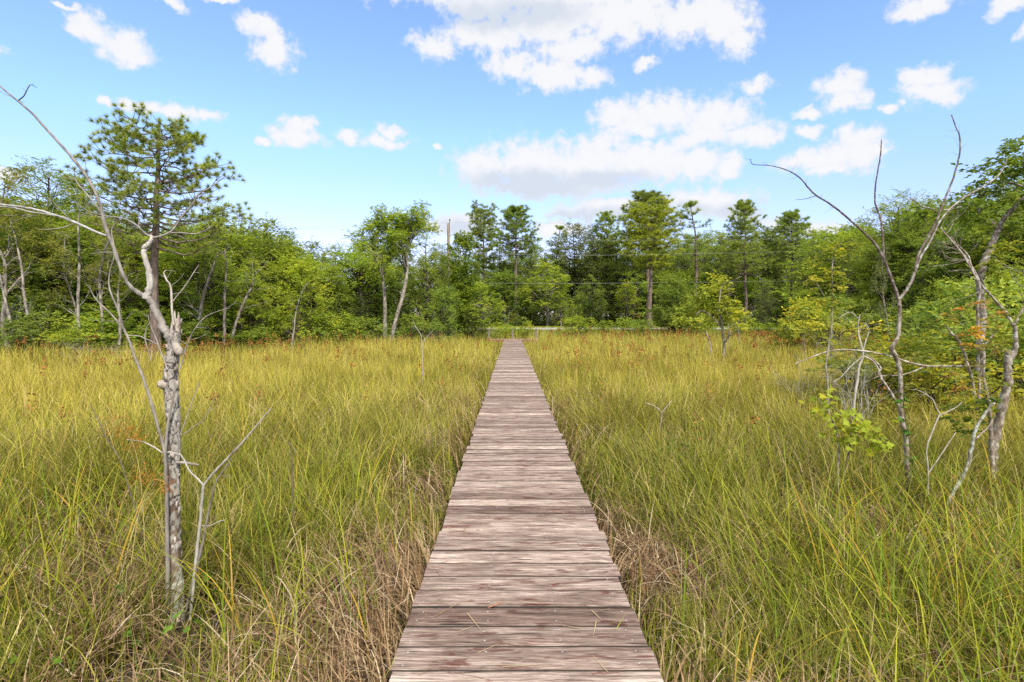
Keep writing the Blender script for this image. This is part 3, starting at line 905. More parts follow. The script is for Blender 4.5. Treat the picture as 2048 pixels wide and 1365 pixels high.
def clumps(rng, n, base, H, R, prof, mind=.5, edge=.45):
    out = []; tries = 0
    while len(out) < n and tries < n * 40:
        tries += 1
        t = rng.random(); r = R * prof(t) * (edge + (1 - edge) * rng.random()) if rng.random() < .75 else R * prof(t) * rng.random()
        a = rng.uniform(0, 2 * PI)
        p = np.array([r * math.cos(a), r * math.sin(a), base + (H - base) * t])
        if all(np.linalg.norm((p - q) * np.array([1, 1, 1.3])) > mind for q in out):
            out.append(p)
    return np.array(out)


def trunk_to(mb, rng, H, r0, lean=(0, 0), wig=.12, top=.9, sides=8, n=9):
    zs = np.linspace(0, H * top, n)
    off = np.cumsum(rng.normal(0, wig, (n, 2)), 0) * .5; off -= off[0]
    pts = np.column_stack([off[:, 0] + lean[0] * zs / H, off[:, 1] + lean[1] * zs / H, zs])
    rad = r0 * (1 - .82 * (zs / (H * top)) ** .9); rad[0] *= 1.35
    p2, r2 = cat_path(pts, rad, 3)
    V, F = tube(p2, r2, sides); mb.add(V, F)
    return pts, rad


def limb(mb, rng, a, b, r0, r1=.012, sides=5, sag=.12):
    n = 5; t = np.linspace(0, 1, n)[:, None]
    L = np.linalg.norm(b - a)
    pts = a * (1 - t) + b * t
    pts[:, 2] -= np.sin(t[:, 0] * PI) * L * sag * rng.uniform(.3, 1.4)
    pts[1:-1] += rng.normal(0, .045 * L, (n - 2, 3))
    V, F = tube(pts, np.linspace(r0, r1, n), sides); mb.add(V, F, np.full(3, rng.uniform(.8, 1.1)))


def broadleaf(seed, H=10, base=2.0, R=3.0, n=80, ns=15, nl=8, ls=.17, r0=.16, prof=None, rc=(.5, .95), flat=.45, mind=.6, lean=(0, 0), zb=.1, droop=.15, wig=.12, hue=.08, asp=.5, edge=.45, bark=None, name="broadleaf_tree"):
    rng = np.random.default_rng(seed)
    prof = prof or (lambda t: (math.sin(PI * min(1, .18 + .80 * t)) ** .7))
    tb, cb = MB(), MB()
    tp, tr = trunk_to(tb, rng, H, r0, lean, wig)
    cl = clumps(rng, n, base, H * .97, R, prof, mind, edge)
    cl[:, 0] += lean[0] * cl[:, 2] / H; cl[:, 1] += lean[1] * cl[:, 2] / H
    for c in cl:
        rr = math.hypot(c[0], c[1])
        za = max(base * .55, c[2] - rr * rng.uniform(.35, .9) - .2)
        i = np.interp(za, tp[:, 2], np.arange(len(tp)))
        a = np.array([np.interp(za, tp[:, 2], tp[:, k]) for k in range(3)])
        limb(tb, rng, a, c, .022 + .012 * rr)
    rad = rng.uniform(rc[0], rc[1], len(cl))
    ow = norm(cl - np.array([0, 0, base + (H - base) * .4])) * np.array([1, 1, .5])
    V, F, Cc = sprays(rng, cl, rad, ns, nl, ls, flat, zb, asp, droop, hue, .15, .55, ow)
    cb.add(V, F, Cc)
    return Proto(name, tb, cb, H, bark or BARK, LEAF)


def pine(seed, H=14, base=7, R=2.2, prof=None, whorls=11, per=6, r0=.2, tuftn=48, L=.40, w=.030, sub=8, up=.25, lean=(0, 0), name="pine_tree", wig=.10, gap=.0):
    rng = np.random.default_rng(seed)
    prof = prof or (lambda t: (1 - t) ** .6 * .85 + .2)
    tb, cb = MB(), MB()
    tp, tr = trunk_to(tb, rng, H, r0, lean, wig, .985, 10, 10)
    cen, ax = [], []
    for k in range(whorls):
        t = (k + rng.uniform(-.3, .3)) / (whorls - 1); t = min(max(t, 0), 1)
        z0 = base + (H * .97 - base) * t
        a0 = rng.uniform(0, 2 * PI)
        for j in range(per):
            if rng.random() < gap: continue
            a = a0 + 2 * PI * j / per + rng.normal(0, .3)
            l = R * prof(t) * rng.uniform(.6, 1.12)
            p0 = np.array([np.interp(z0, tp[:, 2], tp[:, q]) for q in range(3)])
            d = np.array([math.cos(a), math.sin(a), 0])
            el0 = rng.uniform(-.05, .25) + .35 * t
            m = 7; s = np.linspace(0, 1, m)[:, None]
            pts = p0 + d * l * s * math.cos(el0) + np.array([0, 0, 1.0]) * (l * math.sin(el0) * s + up * l * s ** 2.2 - .10 * l * np.sin(s * PI))
            pts[1:] += rng.normal(0, .03 * l, (m - 1, 3))
            V, F = tube(pts, np.linspace(.012 + .022 * l, .010, m), 5); tb.add(V, F, np.full(3, .85))
            cen.append(pts[-1]); ax.append(norm(d + np.array([0, 0, .7])))
            for q in range(sub):
                i = int(rng.integers(2, m)); sd_ = norm(np.cross(d, [0, 0, 1.0])) * (1 if q % 2 else -1)
                dl = l * rng.uniform(.16, .42)
                e = pts[i] + norm(d * rng.uniform(.2, .9) + sd_ * rng.uniform(.4, 1) + np.array([0, 0, rng.uniform(.0, .6)])) * dl
                V, F = tube(np.array([pts[i], .5 * (pts[i] + e) + rng.normal(0, .03, 3), e]), np.array([.014, .010, .008]), 4); tb.add(V, F, np.full(3, .8))
                cen.append(e); ax.append(norm(e - pts[i] + np.array([0, 0, .4])))
                if rng.random() < .6:
                    cen.append(.5 * (pts[i] + e) + np.array([0, 0, .06])); ax.append(norm(np.array([0, 0, 1.0]) + rng.normal(0, .4, 3)))
    cen.append(tp[-1]); ax.append(np.array([0, 0, 1.0]))
    V, F, Cc = tufts(rng, np.array(cen), np.array(ax), tuftn, L, w)
    cb.add(V, F, Cc)
    return Proto(name, tb, cb, H, BARKP, NEEDLE)


def shrub(seed, H=2.0, R=1.2, n=34, ns=10, nl=7, ls=.11, rc=(.22, .45), prof=None, name="shrub", hue=.09, flat=.6, mind=.22, zb=.2, asp=.5, bark=None, bare=0, val=.15):
    rng = np.random.default_rng(seed)
    prof = prof or (lambda t: (math.sin(PI * min(1, .28 + .68 * t))) ** .6)
    tb, cb = MB(), MB()
    cl = clumps(rng, n, .15 * H, H * .93, R, prof, mind)
    for c in cl:
        a = np.array([*rng.normal(0, .10 * R, 2), 0.0])
        limb(tb, rng, a, c, .018, .006, 4, -.05)
    V, F, Cc = sprays(rng, cl, rng.uniform(rc[0], rc[1], len(cl)), ns, nl, ls, flat, zb, asp, .1, hue, val)
    cb.add(V, F, Cc)
    return Proto(name, tb, cb, H, bark or BARK, LEAF, "stem", "foliage")


def bare_shrub(seed, H=2.0, name="dead_shrub", stems=6, lvl=3, spread=.5, r=.011, nch=4, bark=None):
    rng = np.random.default_rng(seed); tb = MB(); tips = []
    for k in range(stems):
        a = rng.uniform(0, 2 * PI)
        grow(tb, rng, np.array([math.cos(a) * .08, math.sin(a) * .08, 0]), np.array([math.cos(a) * spread, math.sin(a) * spread, 1]), H * rng.uniform(.5, .62), r, lvl, tips, .25, .06, nch, .7, 5, .55)
    return Proto(name, tb, MB(), H, bark or BARKD, LEAF, "stem", "foliage")


def sparse_tree(seed, H=9, r0=.13, lean=(0, 0), wig=.3, start=.35, nl=5, name="lichen_tree", ls=.13, ns=3, lvl=2, col=1.0, rc=.38, fork=True):
    """pale lichen covered trunk, crooked bare limbs and thin foliage at the twig ends"""
    rng = np.random.default_rng(seed); tb, cb = MB(), MB(); tips = []
    tp, tr = trunk_to(tb, rng, H, r0, lean, wig, .92, 9, 10)
    for k in range(15):
        t = start + (1 - start) * (k + rng.random()) / 15
        z = t * H * .92
        p = np.array([np.interp(z, tp[:, 2], tp[:, q]) for q in range(3)]); r = np.interp(z, tp[:, 2], tr)
        a = rng.uniform(0, 2 * PI)
        d = np.array([math.cos(a), math.sin(a), rng.uniform(.4, 1.1)])
        grow(tb, rng, p, d, H * rng.uniform(.16, .28) * (1.25 - .7 * t), r * .55, lvl, tips, .32, .08, 3, .7, 5, .6)
    cen = np.array([t[0] for t in tips])
    V, F, Cc = sprays(rng, cen, np.full(len(cen), rc), ns, nl, ls, .6, .1, .5, .15, .09, .15)
    cb.add(V, F, Cc)
    return Proto(name, tb, cb, H, BARKW, LEAF)


# ---- kinds
K = {}
K['oak1'] = broadleaf(101, 10, 1.6, 3.1, 95, 16, 8, .17)
K['oak2'] = broadleaf(102, 10, 2.4, 2.6, 80, 16, 8, .16, flat=.35)
K['oak3'] = broadleaf(103, 10, 3.0, 3.4, 90, 14, 8, .18, rc=(.6, 1.1))
K['tall1'] = broadleaf(104, 11, 3.0, 2.2, 85, 15, 8, .16, flat=.35, prof=lambda t: (math.sin(PI * min(1, .25 + .70 * t)) ** .8), name="broadleaf_tree")
K['tall2'] = broadleaf(105, 11, 2.0, 1.9, 80, 15, 8, .15, flat=.4, prof=lambda t: (1 - t) ** .5 * .8 + .25, name="broadleaf_tree")
K['round'] = broadleaf(106, 6, .5, 2.2, 80, 16, 8, .15, flat=.5, prof=lambda t: math.sin(PI * min(1, .22 + .72 * t)) ** .5, name="broadleaf_tree", mind=.45)
K['feather'] = broadleaf(107, 11, 4.0, 2.4, 85, 12, 10, .17, flat=.18, zb=.22, droop=.05, asp=.3, name="feathery_tree", rc=(.6, 1.15))
K['slim'] = broadleaf(108, 6, 1.5, 1.3, 46, 12, 8, .14, name="young_tree", r0=.07, rc=(.35, .65), mind=.4, bark=BARKW)
K['dark'] = broadleaf(109, 10, .8, 2.7, 100, 17, 8, .15, hue=.04, name="broadleaf_tree", flat=.6)
K['pineA'] = pine(201, 14, 8.3, 2.5)
K['pineB'] = pine(202, 14, 7.0, 2.1, prof=lambda t: .35 + .75 * math.sin(PI * min(1, .15 + .6 * t)) * (1 - .45 * t), whorls=12)
K['pineC'] = pine(203, 14, 6.0, 2.9, prof=lambda t: (1 - t) ** .8 * .8 + .28, whorls=13, lean=(.8, 0), name="pine_tree")
K['pineD'] = pine(204, 12, 6.5, 1.9, whorls=8, per=5, tuftn=20, gap=.25, lean=(1.2, 0), wig=.2)
K['lich1'] = sparse_tree(301, 9, .14, (.5, 0), .32)
K['lich2'] = sparse_tree(302, 9, .12, (-.9, 0), .26, .45)
K['lich3'] = sparse_tree(303, 8, .10, (.3, .3), .34, .3)
K['shrub1'] = shrub(401)
K['shrub2'] = shrub(402, 2.0, 1.5, 40, prof=lambda t: (1 - t * .55))
K['shrub3'] = shrub(403, 1.5, .8, 26, ls=.10, flat=.25, name="shrub")
K['mound'] = shrub(404, 5.0, 2.6, 190, 13, 8, .15, (.45, .75), prof=lambda t: 1.0 - .62 * t ** 2.2, name="vine_mound", mind=.42)
K['dead1'] = bare_shrub(501)
K['dead2'] = bare_shrub(502, 1.6, stems=10, spread=.8, r=.007, nch=4)
K['dead3'] = bare_shrub(503, 3.0, stems=2, spread=.25, r=.022, nch=3, bark=BARKW)

rT = random.Random(77)
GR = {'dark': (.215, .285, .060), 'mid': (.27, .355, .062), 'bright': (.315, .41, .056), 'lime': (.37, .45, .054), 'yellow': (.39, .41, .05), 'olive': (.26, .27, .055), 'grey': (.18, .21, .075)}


def tree(kind, px, top, d, label, color='mid', ws=1.0, rz=None, cat="tree", group=None, var=.10, name=None):
    x = X(px, d); z = float(ground(x, d)) - .04
    h = CAMZ - (top - HZ) / FPX * d - z
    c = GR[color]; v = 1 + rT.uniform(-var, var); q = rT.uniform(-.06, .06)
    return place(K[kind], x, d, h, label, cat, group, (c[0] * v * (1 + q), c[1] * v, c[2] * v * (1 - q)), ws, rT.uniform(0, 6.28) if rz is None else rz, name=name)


def build_big_pine():
    """the tall umbrella pine on the left"""
    rng = np.random.default_rng(900)
    d = 25.0; x0 = X(309, d); z0 = float(ground(x0, d))
    H = CAMZ - (232 - HZ) / FPX * d - z0
    root = thing("pine_tree", "tall umbrella crowned pine rising above the left of the wood", "tree", (x0, d, z0))
    tb, cb = MB(), MB()
    zs = np.linspace(0, H * .975, 11)
    off = np.cumsum(rng.normal(0, .05, (11, 2)), 0); off -= off[0]
    tp = np.column_stack([off[:, 0], off[:, 1], zs]); tr = .23 * (1 - .80 * (zs / H) ** 1.1); tr[0] = .30
    p2, r2 = cat_path(tp, tr, 4); V, F = tube(p2, r2, 14); tb.add(V, F)

    def env(z):          # crown half width by height in metres above the base
        return np.interp(z, [5.3, 6.2, 7.2, 8.3, 9.3, 10.1, 10.7, 11.1], [3.2, 3.4, 3.3, 3.0, 2.5, 1.9, 1.3, .6]) 
    sc = H / 11.0
    cen, ax = [], []
    for k in range(62):
        t = k / 61
        zb = (5.2 + 5.2 * t) * sc * 1.0
        zend = zb + rng.uniform(.15, 1.15) * (1.1 - .5 * t)
        if zend > H * .93: zend = H * .93
        l = env(zend / sc) * rng.uniform(.45, 1.10)
        a = k * 2.39996 + rng.normal(0, .25)
        i0 = np.array([np.interp(min(zb, H * .96), tp[:, 2], tp[:, q]) for q in range(3)])
        dv = np.array([math.cos(a), math.sin(a), 0])
        m = 8; s = np.linspace(0, 1, m)[:, None]
        pts = i0 + dv * l * s + np.array([0, 0, 1.0]) * ((zend - zb) * s ** 1.7 - .14 * l * np.sin(s * PI) * (1 - t))
        pts[1:] += rng.normal(0, .05, (m - 1, 3)) * np.linspace(.4, 1.3, m - 1)[:, None]
        V, F = tube(pts, np.linspace(.012 + .013 * l, .008, m), 5); tb.add(V, F, np.full(3, 1.0))
        cen.append(pts[-1]); ax.append(norm(dv + np.array([0, 0, .8])))
        side = norm(np.cross(dv, [0, 0, 1.0]))
        for q in range(11):
            i = int(rng.integers(3, m)); sg = 1 if q % 2 else -1
            e = pts[i] + norm(dv * rng.uniform(.1, .9) + side * sg * rng.uniform(.4, 1) + np.array([0, 0, rng.uniform(.0, .7)])) * rng.uniform(.35, .85)
            V, F = tube(np.array([pts[i], .5 * (pts[i] + e) - [0, 0, .03] + rng.normal(0, .03, 3), e]), np.array([.016, .012, .009]), 4); tb.add(V, F, np.full(3, .75))
            cen.append(e); ax.append(norm(e - pts[i] + np.array([0, 0, .5])))
            if rng.random() < .35:
                e2 = e + rnd_dirs(rng, 1, .6, .3)[0] * .3
                cen.append(e2); ax.append(norm(e2 - e + np.array([0, 0, .4])))
    cen.append(tp[-1] + [0, 0, .1]); ax.append(np.array([0, 0, 1.0]))
    V, F, Cc = tufts(rng, np.array(cen), np.array(ax), 84, .27, .017, 1.1, .22); cb.add(V, F, Cc)
    link("trunk", tb.mesh("big_pine_trunk", BARKP), root)
    link("crown", cb.mesh("big_pine_crown", NEEDLE, False), root, (.30, .37, .06))


build_big_pine()

# ---- left of the boardwalk: the near wood edge
tree('lich1', 25, 338, 27, "crooked pale lichen tree at the far left edge of the wood", 'olive', .9, 0.3)
tree('lich2', 62, 420, 28.5, "leaning pale lichen tree just right of the crooked one at the far left", 'olive', 1.0, 1.2)
tree('feather', 92, 318, 31, "tall feathery green tree above the pale lichen trees at the far left", 'mid', 1.15)
tree('tall1', 20, 400, 33, "dark bushy tree behind the crooked lichen tree", 'mid', 1.2)
tree('tall2', 158, 345, 33, "loose tall tree just left of the umbrella pine, behind the dead limb", 'mid', 1.2)
tree('lich3', 165, 455, 28, "slim pale trunked tree with bare twigs, left of the umbrella pine", 'olive', .9, 2.0)
tree('lich2', 198, 470, 28.6, "thin pale crooked tree nearest the left of the dead snag's fork", 'olive', .75, 3.6)
tree('oak2', 120, 470, 30, "low leafy tree filling the gap between the far left pale trunks", 'bright', 1.0)
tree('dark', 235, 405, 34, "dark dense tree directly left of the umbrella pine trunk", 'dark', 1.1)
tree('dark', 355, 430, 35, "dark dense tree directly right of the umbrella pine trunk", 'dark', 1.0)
tree('oak1', 262, 520, 29, "small bright tree low in front of the umbrella pine", 'bright', .9)
tree('oak2', 392, 452, 30, "bright green tree under the right arm of the umbrella pine", 'bright', 1.0)
tree('tall1', 440, 402, 32, "tall bright green tree beside the right edge of the umbrella pine", 'bright', 1.05)
tree('feather', 418, 425, 36, "dark feathery treetop behind the umbrella pine's right arm", 'dark', 1.0)
tree('lich3', 412, 545, 29.5, "thin pale leaning trunk with sparse leaves right of the umbrella pine", 'bright', .8, 0.6)
tree('lich2', 476, 560, 31, "slim pale sapling beneath the tall bright green tree", 'bright', .8, 5.2)
tree('tall2', 488, 428, 34, "narrow mid green tree right of the tall bright green one", 'mid', 1.1)
tree('oak3', 535, 436, 37, "broad mid green tree where the left wood starts to step down", 'mid', .95)
tree('oak1', 500, 520, 32, "low bright tree in front of the narrow mid green tree", 'bright', .9)
tree('round', 592, 512, 35.5, "rounded lime green tree reaching down to the grass left of centre", 'lime', .95)
tree('oak2', 578, 468, 41, "dark tree showing above the rounded lime green tree", 'dark', 1.0)
tree('lich3', 585, 590, 33.5, "little pale stemmed sapling in front of the rounded lime green tree", 'lime', .9, 2.6)
tree('oak3', 625, 482, 47, "dark oak in the dip of the tree line left of centre", 'dark', 1.0)
tree('oak1', 672, 490, 45, "bushy oak right of the dark oak in the dip", 'mid', 1.0)
tree('oak2', 716, 482, 46, "upright bright oak left of the twin birches", 'bright', 1.0)
tree('slim', 722, 590, 41, "small grey green tree low in front of the oaks, left of the birches", 'grey', 1.1)
tree('tall1', 752, 458, 47, "leafy tree directly behind the left birch", 'mid', 1.0)
tree('oak1', 850, 470, 46, "dense green tree behind and right of the leaning birch", 'mid', .9)
tree('tall2', 880, 485, 49, "slim dark tree just left of the utility pole", 'dark', 1.0)
tree('dark', 800, 520, 46, "dark low tree in the shade between the two birches", 'dark', .9)


def birch(name, label, path, rad, d, seed, top_leaf, color):
    rng = np.random.default_rng(seed)
    x0 = X(path[0][0], d); z0 = float(ground(x0, d)) - .05
    base = np.array([x0, d, z0])
    root = thing(name, label, "tree", tuple(base))
    tb, cb = MB(), MB(); tips = []
    pts = [np.zeros(3)] + [P(px, py, d + dy) - base for (px, py, dy) in path[1:]]
    p2, r2 = cat_path(pts, rad, 5); V, F = tube(p2, r2, 9); tb.add(V, F)
    n = len(p2)
    for k in range(20):
        i = int(n * (.42 + .56 * (k + rng.random()) / 20)); i = min(i, n - 1)
        a = rng.uniform(0, 2 * PI)
        grow(tb, rng, p2[i], np.array([math.cos(a), math.sin(a), rng.uniform(.7, 1.5)]), rng.uniform(1.2, 2.2) * (1.15 - .5 * k / 20), r2[i] * .55, 2, tips, .28, .08, 3, .6, 5, .6, (.9, .9, .9))
    cen = np.array([t[0] for t in tips])
    V, F, Cc = sprays(rng, cen, np.full(len(cen), .5), 5, 7, .14, .7, .05, .5, .25, .08, .15); cb.add(V, F, Cc)
    link("trunk", tb.mesh(name + "_trunk", BARKW), root); link("crown", cb.mesh(name + "_crown", LEAF, False), root, GR[color])


birch("birch_tree", "straight white birch, the left one of the pair left of the boardwalk's end",
      [(768, 690, 0), (770, 640, 0), (769, 590, .1), (765, 552, 0), (762, 520, .2), (768, 495, .2), (766, 478, .2)], [.16, .13, .12, .105, .08, .05, .02], 39, 611, 440, 'bright')
birch("birch_tree", "leaning white birch, the taller right one of the pair left of the boardwalk's end",
      [(778, 690, 0), (792, 640, .1), (806, 590, .2), (814, 545, .3), (814, 500, .3), (817, 480, .2), (819, 462, .2)], [.17, .14, .13, .115, .085, .055, .02], 39.6, 612, 420, 'bright')


def vine_column():
    """a trunk swallowed by vines, left of the landing"""
    rng = np.random.default_rng(640); d = 43.5
    x0 = X(925, d); z0 = float(ground(x0, d)) - .05
    H = CAMZ - (464 - HZ) / FPX * d - z0
    root = thing("vine_covered_tree", "tree swallowed by bright vines beside the utility pole", "tree", (x0, d, z0))
    tb, cb = MB(), MB()
    tp, tr = trunk_to(tb, rng, H, .16, (.2, 0), .10)
    cl = []
    for k in range(150):
        t = rng.random() ** .9; z = .3 + (H - .5) * t
        r = np.interp(t, [0, .3, .55, .75, .9, 1], [.75, 1.0, .85, 1.35, 1.15, .5]) * rng.uniform(.3, 1)
        a = rng.uniform(0, 2 * PI); cl.append((r * math.cos(a), r * math.sin(a), z))
    cl = np.array(cl)
    for c in cl[::3]:
        za = max(.3, c[2] - .5); a = np.array([np.interp(za, tp[:, 2], tp[:, q]) for q in range(3)])
        limb(tb, rng, a, c, .02)
    V, F, Cc = sprays(rng, cl, rng.uniform(.35, .7, len(cl)), 13, 8, .15, .9, -.25, .6, .35, .09, .16); cb.add(V, F, Cc)
    link("trunk", tb.mesh("vine_trunk", BARK), root); link("crown", cb.mesh("vine_crown", LEAF, False), root, (.19, .265, .030))


vine_column()
tree('slim', 962, 562, 42.5, "bright leafy young tree right of the vine covered tree", 'lime', 1.35)
tree('round', 890, 575, 41.5, "shady leafy tree low in front of the vine covered tree", 'mid', .8)
tree('dark', 945, 610, 42, "dark round bush right of the vine covered tree near the landing", 'dark', 1.1, cat="bush", name="dark_bush")

# ---- beyond the road
tree('pineB', 968, 420, 70, "slender pine right of the utility pole", 'mid', 1.0)
tree('pineA', 1032, 414, 68, "layered pine straight beyond the end of the boardwalk", 'mid', 1.15)
tree('oak2', 1000, 495, 73, "dark tree between the two pines beyond the boardwalk's end", 'dark', 1.1)
tree('oak1', 1060, 480, 75, "rounded dark oak right of the layered pine", 'dark', 1.0)
tree('slim', 1095, 520, 66, "young lime green tree beyond the road, right of the layered pine", 'lime', 1.4)
tree('slim', 1122, 575, 65, "small mid green tree beside the road under the young lime green one", 'bright', 1.3)
tree('pineD', 1105, 452, 77, "thin gappy pine above the young lime green tree", 'mid', 1.0, 0.4)
tree('oak3', 1150, 446, 78, "wide grey green oak behind the road in mid picture", 'grey', .95)
tree('oak2', 1188, 452, 74, "grey green oak left of the conical dark pine", 'grey', 1.0)
tree('pineC', 1222, 428, 73, "dark leaning pine left of the great roadside pine", 'mid', .9, 2.6)
tree('pineA', 1296, 386, 67, "dark flat topped pine crown behind the great roadside pine", 'dark', 1.35)
tree('oak1', 1180, 550, 68, "dark undergrowth tree beyond the road right of the small mid green tree", 'dark', 1.0)
tree('oak2', 1255, 500, 70, "dark leafy tree left of the great pine's trunk", 'dark', 1.0)
tree('slim', 1255, 560, 66, "small lime topped tree left of the great pine's trunk", 'lime', 1.0)
tree('pineB', 1301, 414, 57, "great roadside pine with a bare pale trunk and light green needles", 'lime', 1.55)
tree('pineD', 1402, 408, 66, "slender gappy pine right of the great roadside pine", 'mid', 1.1, 3.4)
tree('oak3', 1372, 480, 70, "dark oak behind the vine mound", 'dark', 1.0)
tree('oak1', 1440, 470, 72, "dark oak between the slender gappy pine and the layered cone pine", 'dark', 1.0)
tree('pineC', 1490, 408, 64, "layered cone shaped pine above the yellow green sapling", 'mid', 1.0, 4.0)
tree('pineB', 1545, 462, 69, "short dark pine right of the layered cone shaped pine", 'dark', 1.2)
tree('pineA', 1583, 424, 64, "tall bare trunked pine second right of the layered cone pine", 'mid', 1.0)
tree('pineD', 1612, 445, 67, "thin pine touching the right of the tall bare trunked pine", 'olive', 1.0, 1.0)
tree('oak1', 1528, 560, 58, "rounded blue green tree low beneath the cone pine", 'grey', .9)
tree('oak2', 1650, 464, 60, "dark tree in the dip right of the tall bare trunked pine", 'dark', 1.1)
tree('oak3', 1692, 452, 56, "dark broad tree left of the bare twigged sapling's limbs", 'dark', 1.0)
tree('lich2', 1690, 490, 42, "pale leaning trunk right of the yellow tipped sapling", 'grey', .5, 2.9)
tree('oak1', 1730, 440, 47, "dark domed tree behind the bare sapling's fork", 'dark', .95)

# ---- right hand wood
tree('feather', 1800, 382, 36, "light feathery treed crown rising left of the bare sapling's right limb", 'mid', 1.15)
tree('feather', 1855, 396, 34, "feathery mid green tree behind the bare sapling's right limb", 'mid', 1.1)
tree('tall1', 1905, 392, 36, "dense dark tree right of the bare sapling's right limb", 'dark', 1.2)
tree('oak1', 1780, 480, 39, "broad bushy tree low behind the bare sapling's fork", 'mid', 1.0)
tree('dark', 1850, 510, 31, "dark spreading tree low at the right wood edge", 'mid', 1.1)
tree('oak3', 1950, 400, 30, "broad green tree behind the lichen covered right tree", 'mid', 1.0)
tree('oak2', 2020, 380, 27, "leafy tree at the right edge behind the thick grey trunk", 'mid', 1.0)
tree('oak1', 2060, 330, 33, "tall tree at the right picture edge behind the others", 'dark', 1.0)
tree('round', 1905, 560, 22, "bright leafy tree low behind the orange leaved sapling", 'bright', .95)
tree('round', 2035, 540, 19, "bright leafy tree low at the right picture edge", 'bright', 1.0)
tree('lich3', 1782, 500, 27, "white barked thin forked tree left of the bare sapling's fork", 'grey', .45, 0.2)

# ---- trees filling the wood behind the front row (nothing tells them apart)
SKY = [(-400, 330), (0, 375), (250, 440), (430, 430), (530, 455), (600, 500), (690, 500), (740, 490), (880, 490), (960, 490), (1100, 482), (1200, 455), (1300, 455), (1440, 458), (1600, 455), (1700, 450), (1800, 420), (1960, 400), (2050, 350), (2500, 310)]


def fill(px0, px1, n, dn, df, label, group, cols, kinds):
    for i in range(n):
        px = px0 + (px1 - px0) * (i + rT.random()) / n
        e = dn(px); d = e + rT.random() * df
        top = np.interp(px, [s[0] for s in SKY], [s[1] for s in SKY]) + rT.uniform(4, 48)
        tree(rT.choice(kinds), px, top, d, label, rT.choice(cols), rT.uniform(1.0, 1.35), group=group)


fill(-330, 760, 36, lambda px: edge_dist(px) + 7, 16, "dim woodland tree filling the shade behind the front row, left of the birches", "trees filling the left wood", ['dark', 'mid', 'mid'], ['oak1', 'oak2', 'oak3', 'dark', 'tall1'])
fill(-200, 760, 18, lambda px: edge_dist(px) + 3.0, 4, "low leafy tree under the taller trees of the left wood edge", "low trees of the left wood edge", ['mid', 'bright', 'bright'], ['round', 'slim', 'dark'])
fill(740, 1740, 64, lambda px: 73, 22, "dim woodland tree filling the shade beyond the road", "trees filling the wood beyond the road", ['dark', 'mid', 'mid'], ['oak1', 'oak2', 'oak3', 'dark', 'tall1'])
for i in range(34):
    px = 950 + 800 * (i + rT.random()) / 34
    tree(rT.choice(['round', 'slim', 'dark', 'round']), px, rT.uniform(525, 612), rT.uniform(65.5, 73), "low leafy tree at the foot of the wood beyond the road", rT.choice(['dark', 'mid', 'mid', 'bright', 'bright']), rT.uniform(1.0, 1.4), group="low trees beyond the road")
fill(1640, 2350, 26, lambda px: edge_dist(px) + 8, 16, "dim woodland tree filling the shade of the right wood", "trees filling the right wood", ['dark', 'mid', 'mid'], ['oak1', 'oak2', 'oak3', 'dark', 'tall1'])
fill(1680, 2250, 14, lambda px: edge_dist(px) + 2.5, 5, "low leafy tree under the taller trees of the right wood edge", "low trees of the right wood edge", ['mid', 'mid', 'bright'], ['round', 'slim', 'dark'])


def undergrowth():
    rng = np.random.default_rng(71); mb = MB()
    cs = []
    n = 3800
    px = rng.uniform(-500, 2600, n)
    e = edge_dist(px)
    central = (px > 780) & (px < 1640)
    d = np.where(central, rng.uniform(65, 78, n), e + 1.0 + rng.random(n) * 12)
    x = (px - CXP) / FPX * d
    z = ground(x, d) + rng.random(n) ** 1.4 * np.where(central, 2.4, 2.6)
    cs = np.stack([x, d, z], 1)
    V, F, Cc = sprays(rng, cs, rng.uniform(.4, .8, n), 11, 6, .17, .6, .2, .5, .1, .12, .2)
    tint = np.array([.17, .235, .044]) * rng.uniform(.6, 1.6, n)[:, None] * np.where(rng.random(n)[:, None] < .06, np.array([1.9, 1.15, 1.0]), 1)
    mb.add(V, F, Cc * np.repeat(tint, 11 * 6 * 4, 0))
    o = link("undergrowth", mb.mesh("undergrowth", foliage_mat("undergrowth_leaves", False)))
    tag(o, "low dark undergrowth carpeting the foot of the wood", "undergrowth", kind="stuff")


undergrowth()


# ---- shrubs
def bush(kind, px, top, d, label, color, ws=1.0, group=None, name=None, sink=.15, cat="shrub"):
    x = X(px, d); z = float(ground(x, d)) - sink
    h = CAMZ - (top - HZ) / FPX * d - z
    c = GR[color]; v = 1 + rT.uniform(-.12, .12)
    return place(K[kind], x, d, h, label, cat, group, tuple(k * v for k in c), ws, rT.uniform(0, 6.28), z=z, name=name)


bush('mound', 1353, 549, 49.5, "big dark mound of vines smothering a shrub, right of the great pine", 'mid', .86, cat="vine mound")
bush('shrub2', 1145, 630, 49, "lime green shrub by the road, the first right of the landing", 'lime', 1.2)
bush('shrub1', 1175, 636, 48.6, "bright low shrub next to the first lime one right of the landing", 'bright', 1.0)
bush('shrub2', 1254, 634, 48.5, "bright green shrub midway between the landing and the vine mound", 'bright', 1.1)
bush('shrub1', 1212, 642, 49, "small grassy green shrub between the roadside shrubs", 'bright', 1.2)
bush('shrub1', 1290, 640, 47.5, "small green shrub tucked against the left of the vine mound", 'mid', 1.1)
bush('shrub1', 1057, 643, 44.5, "tiny lime green shrub between the landing's posts", 'lime', .7)
bush('shrub2', 1005, 648, 47, "low bright shrub just behind the landing's first post", 'lime', 1.3)
bush('shrub2', 1025, 652, 45.5, "low leafy growth right behind the landing's middle post", 'lime', 1.5)
bush('shrub1', 1410, 628, 49, "pale green shrub behind the yellow green sapling", 'bright', 1.3)
bush('shrub1', 1478, 630, 48, "pale green shrub just right of the yellow green sapling", 'lime', 1.2)
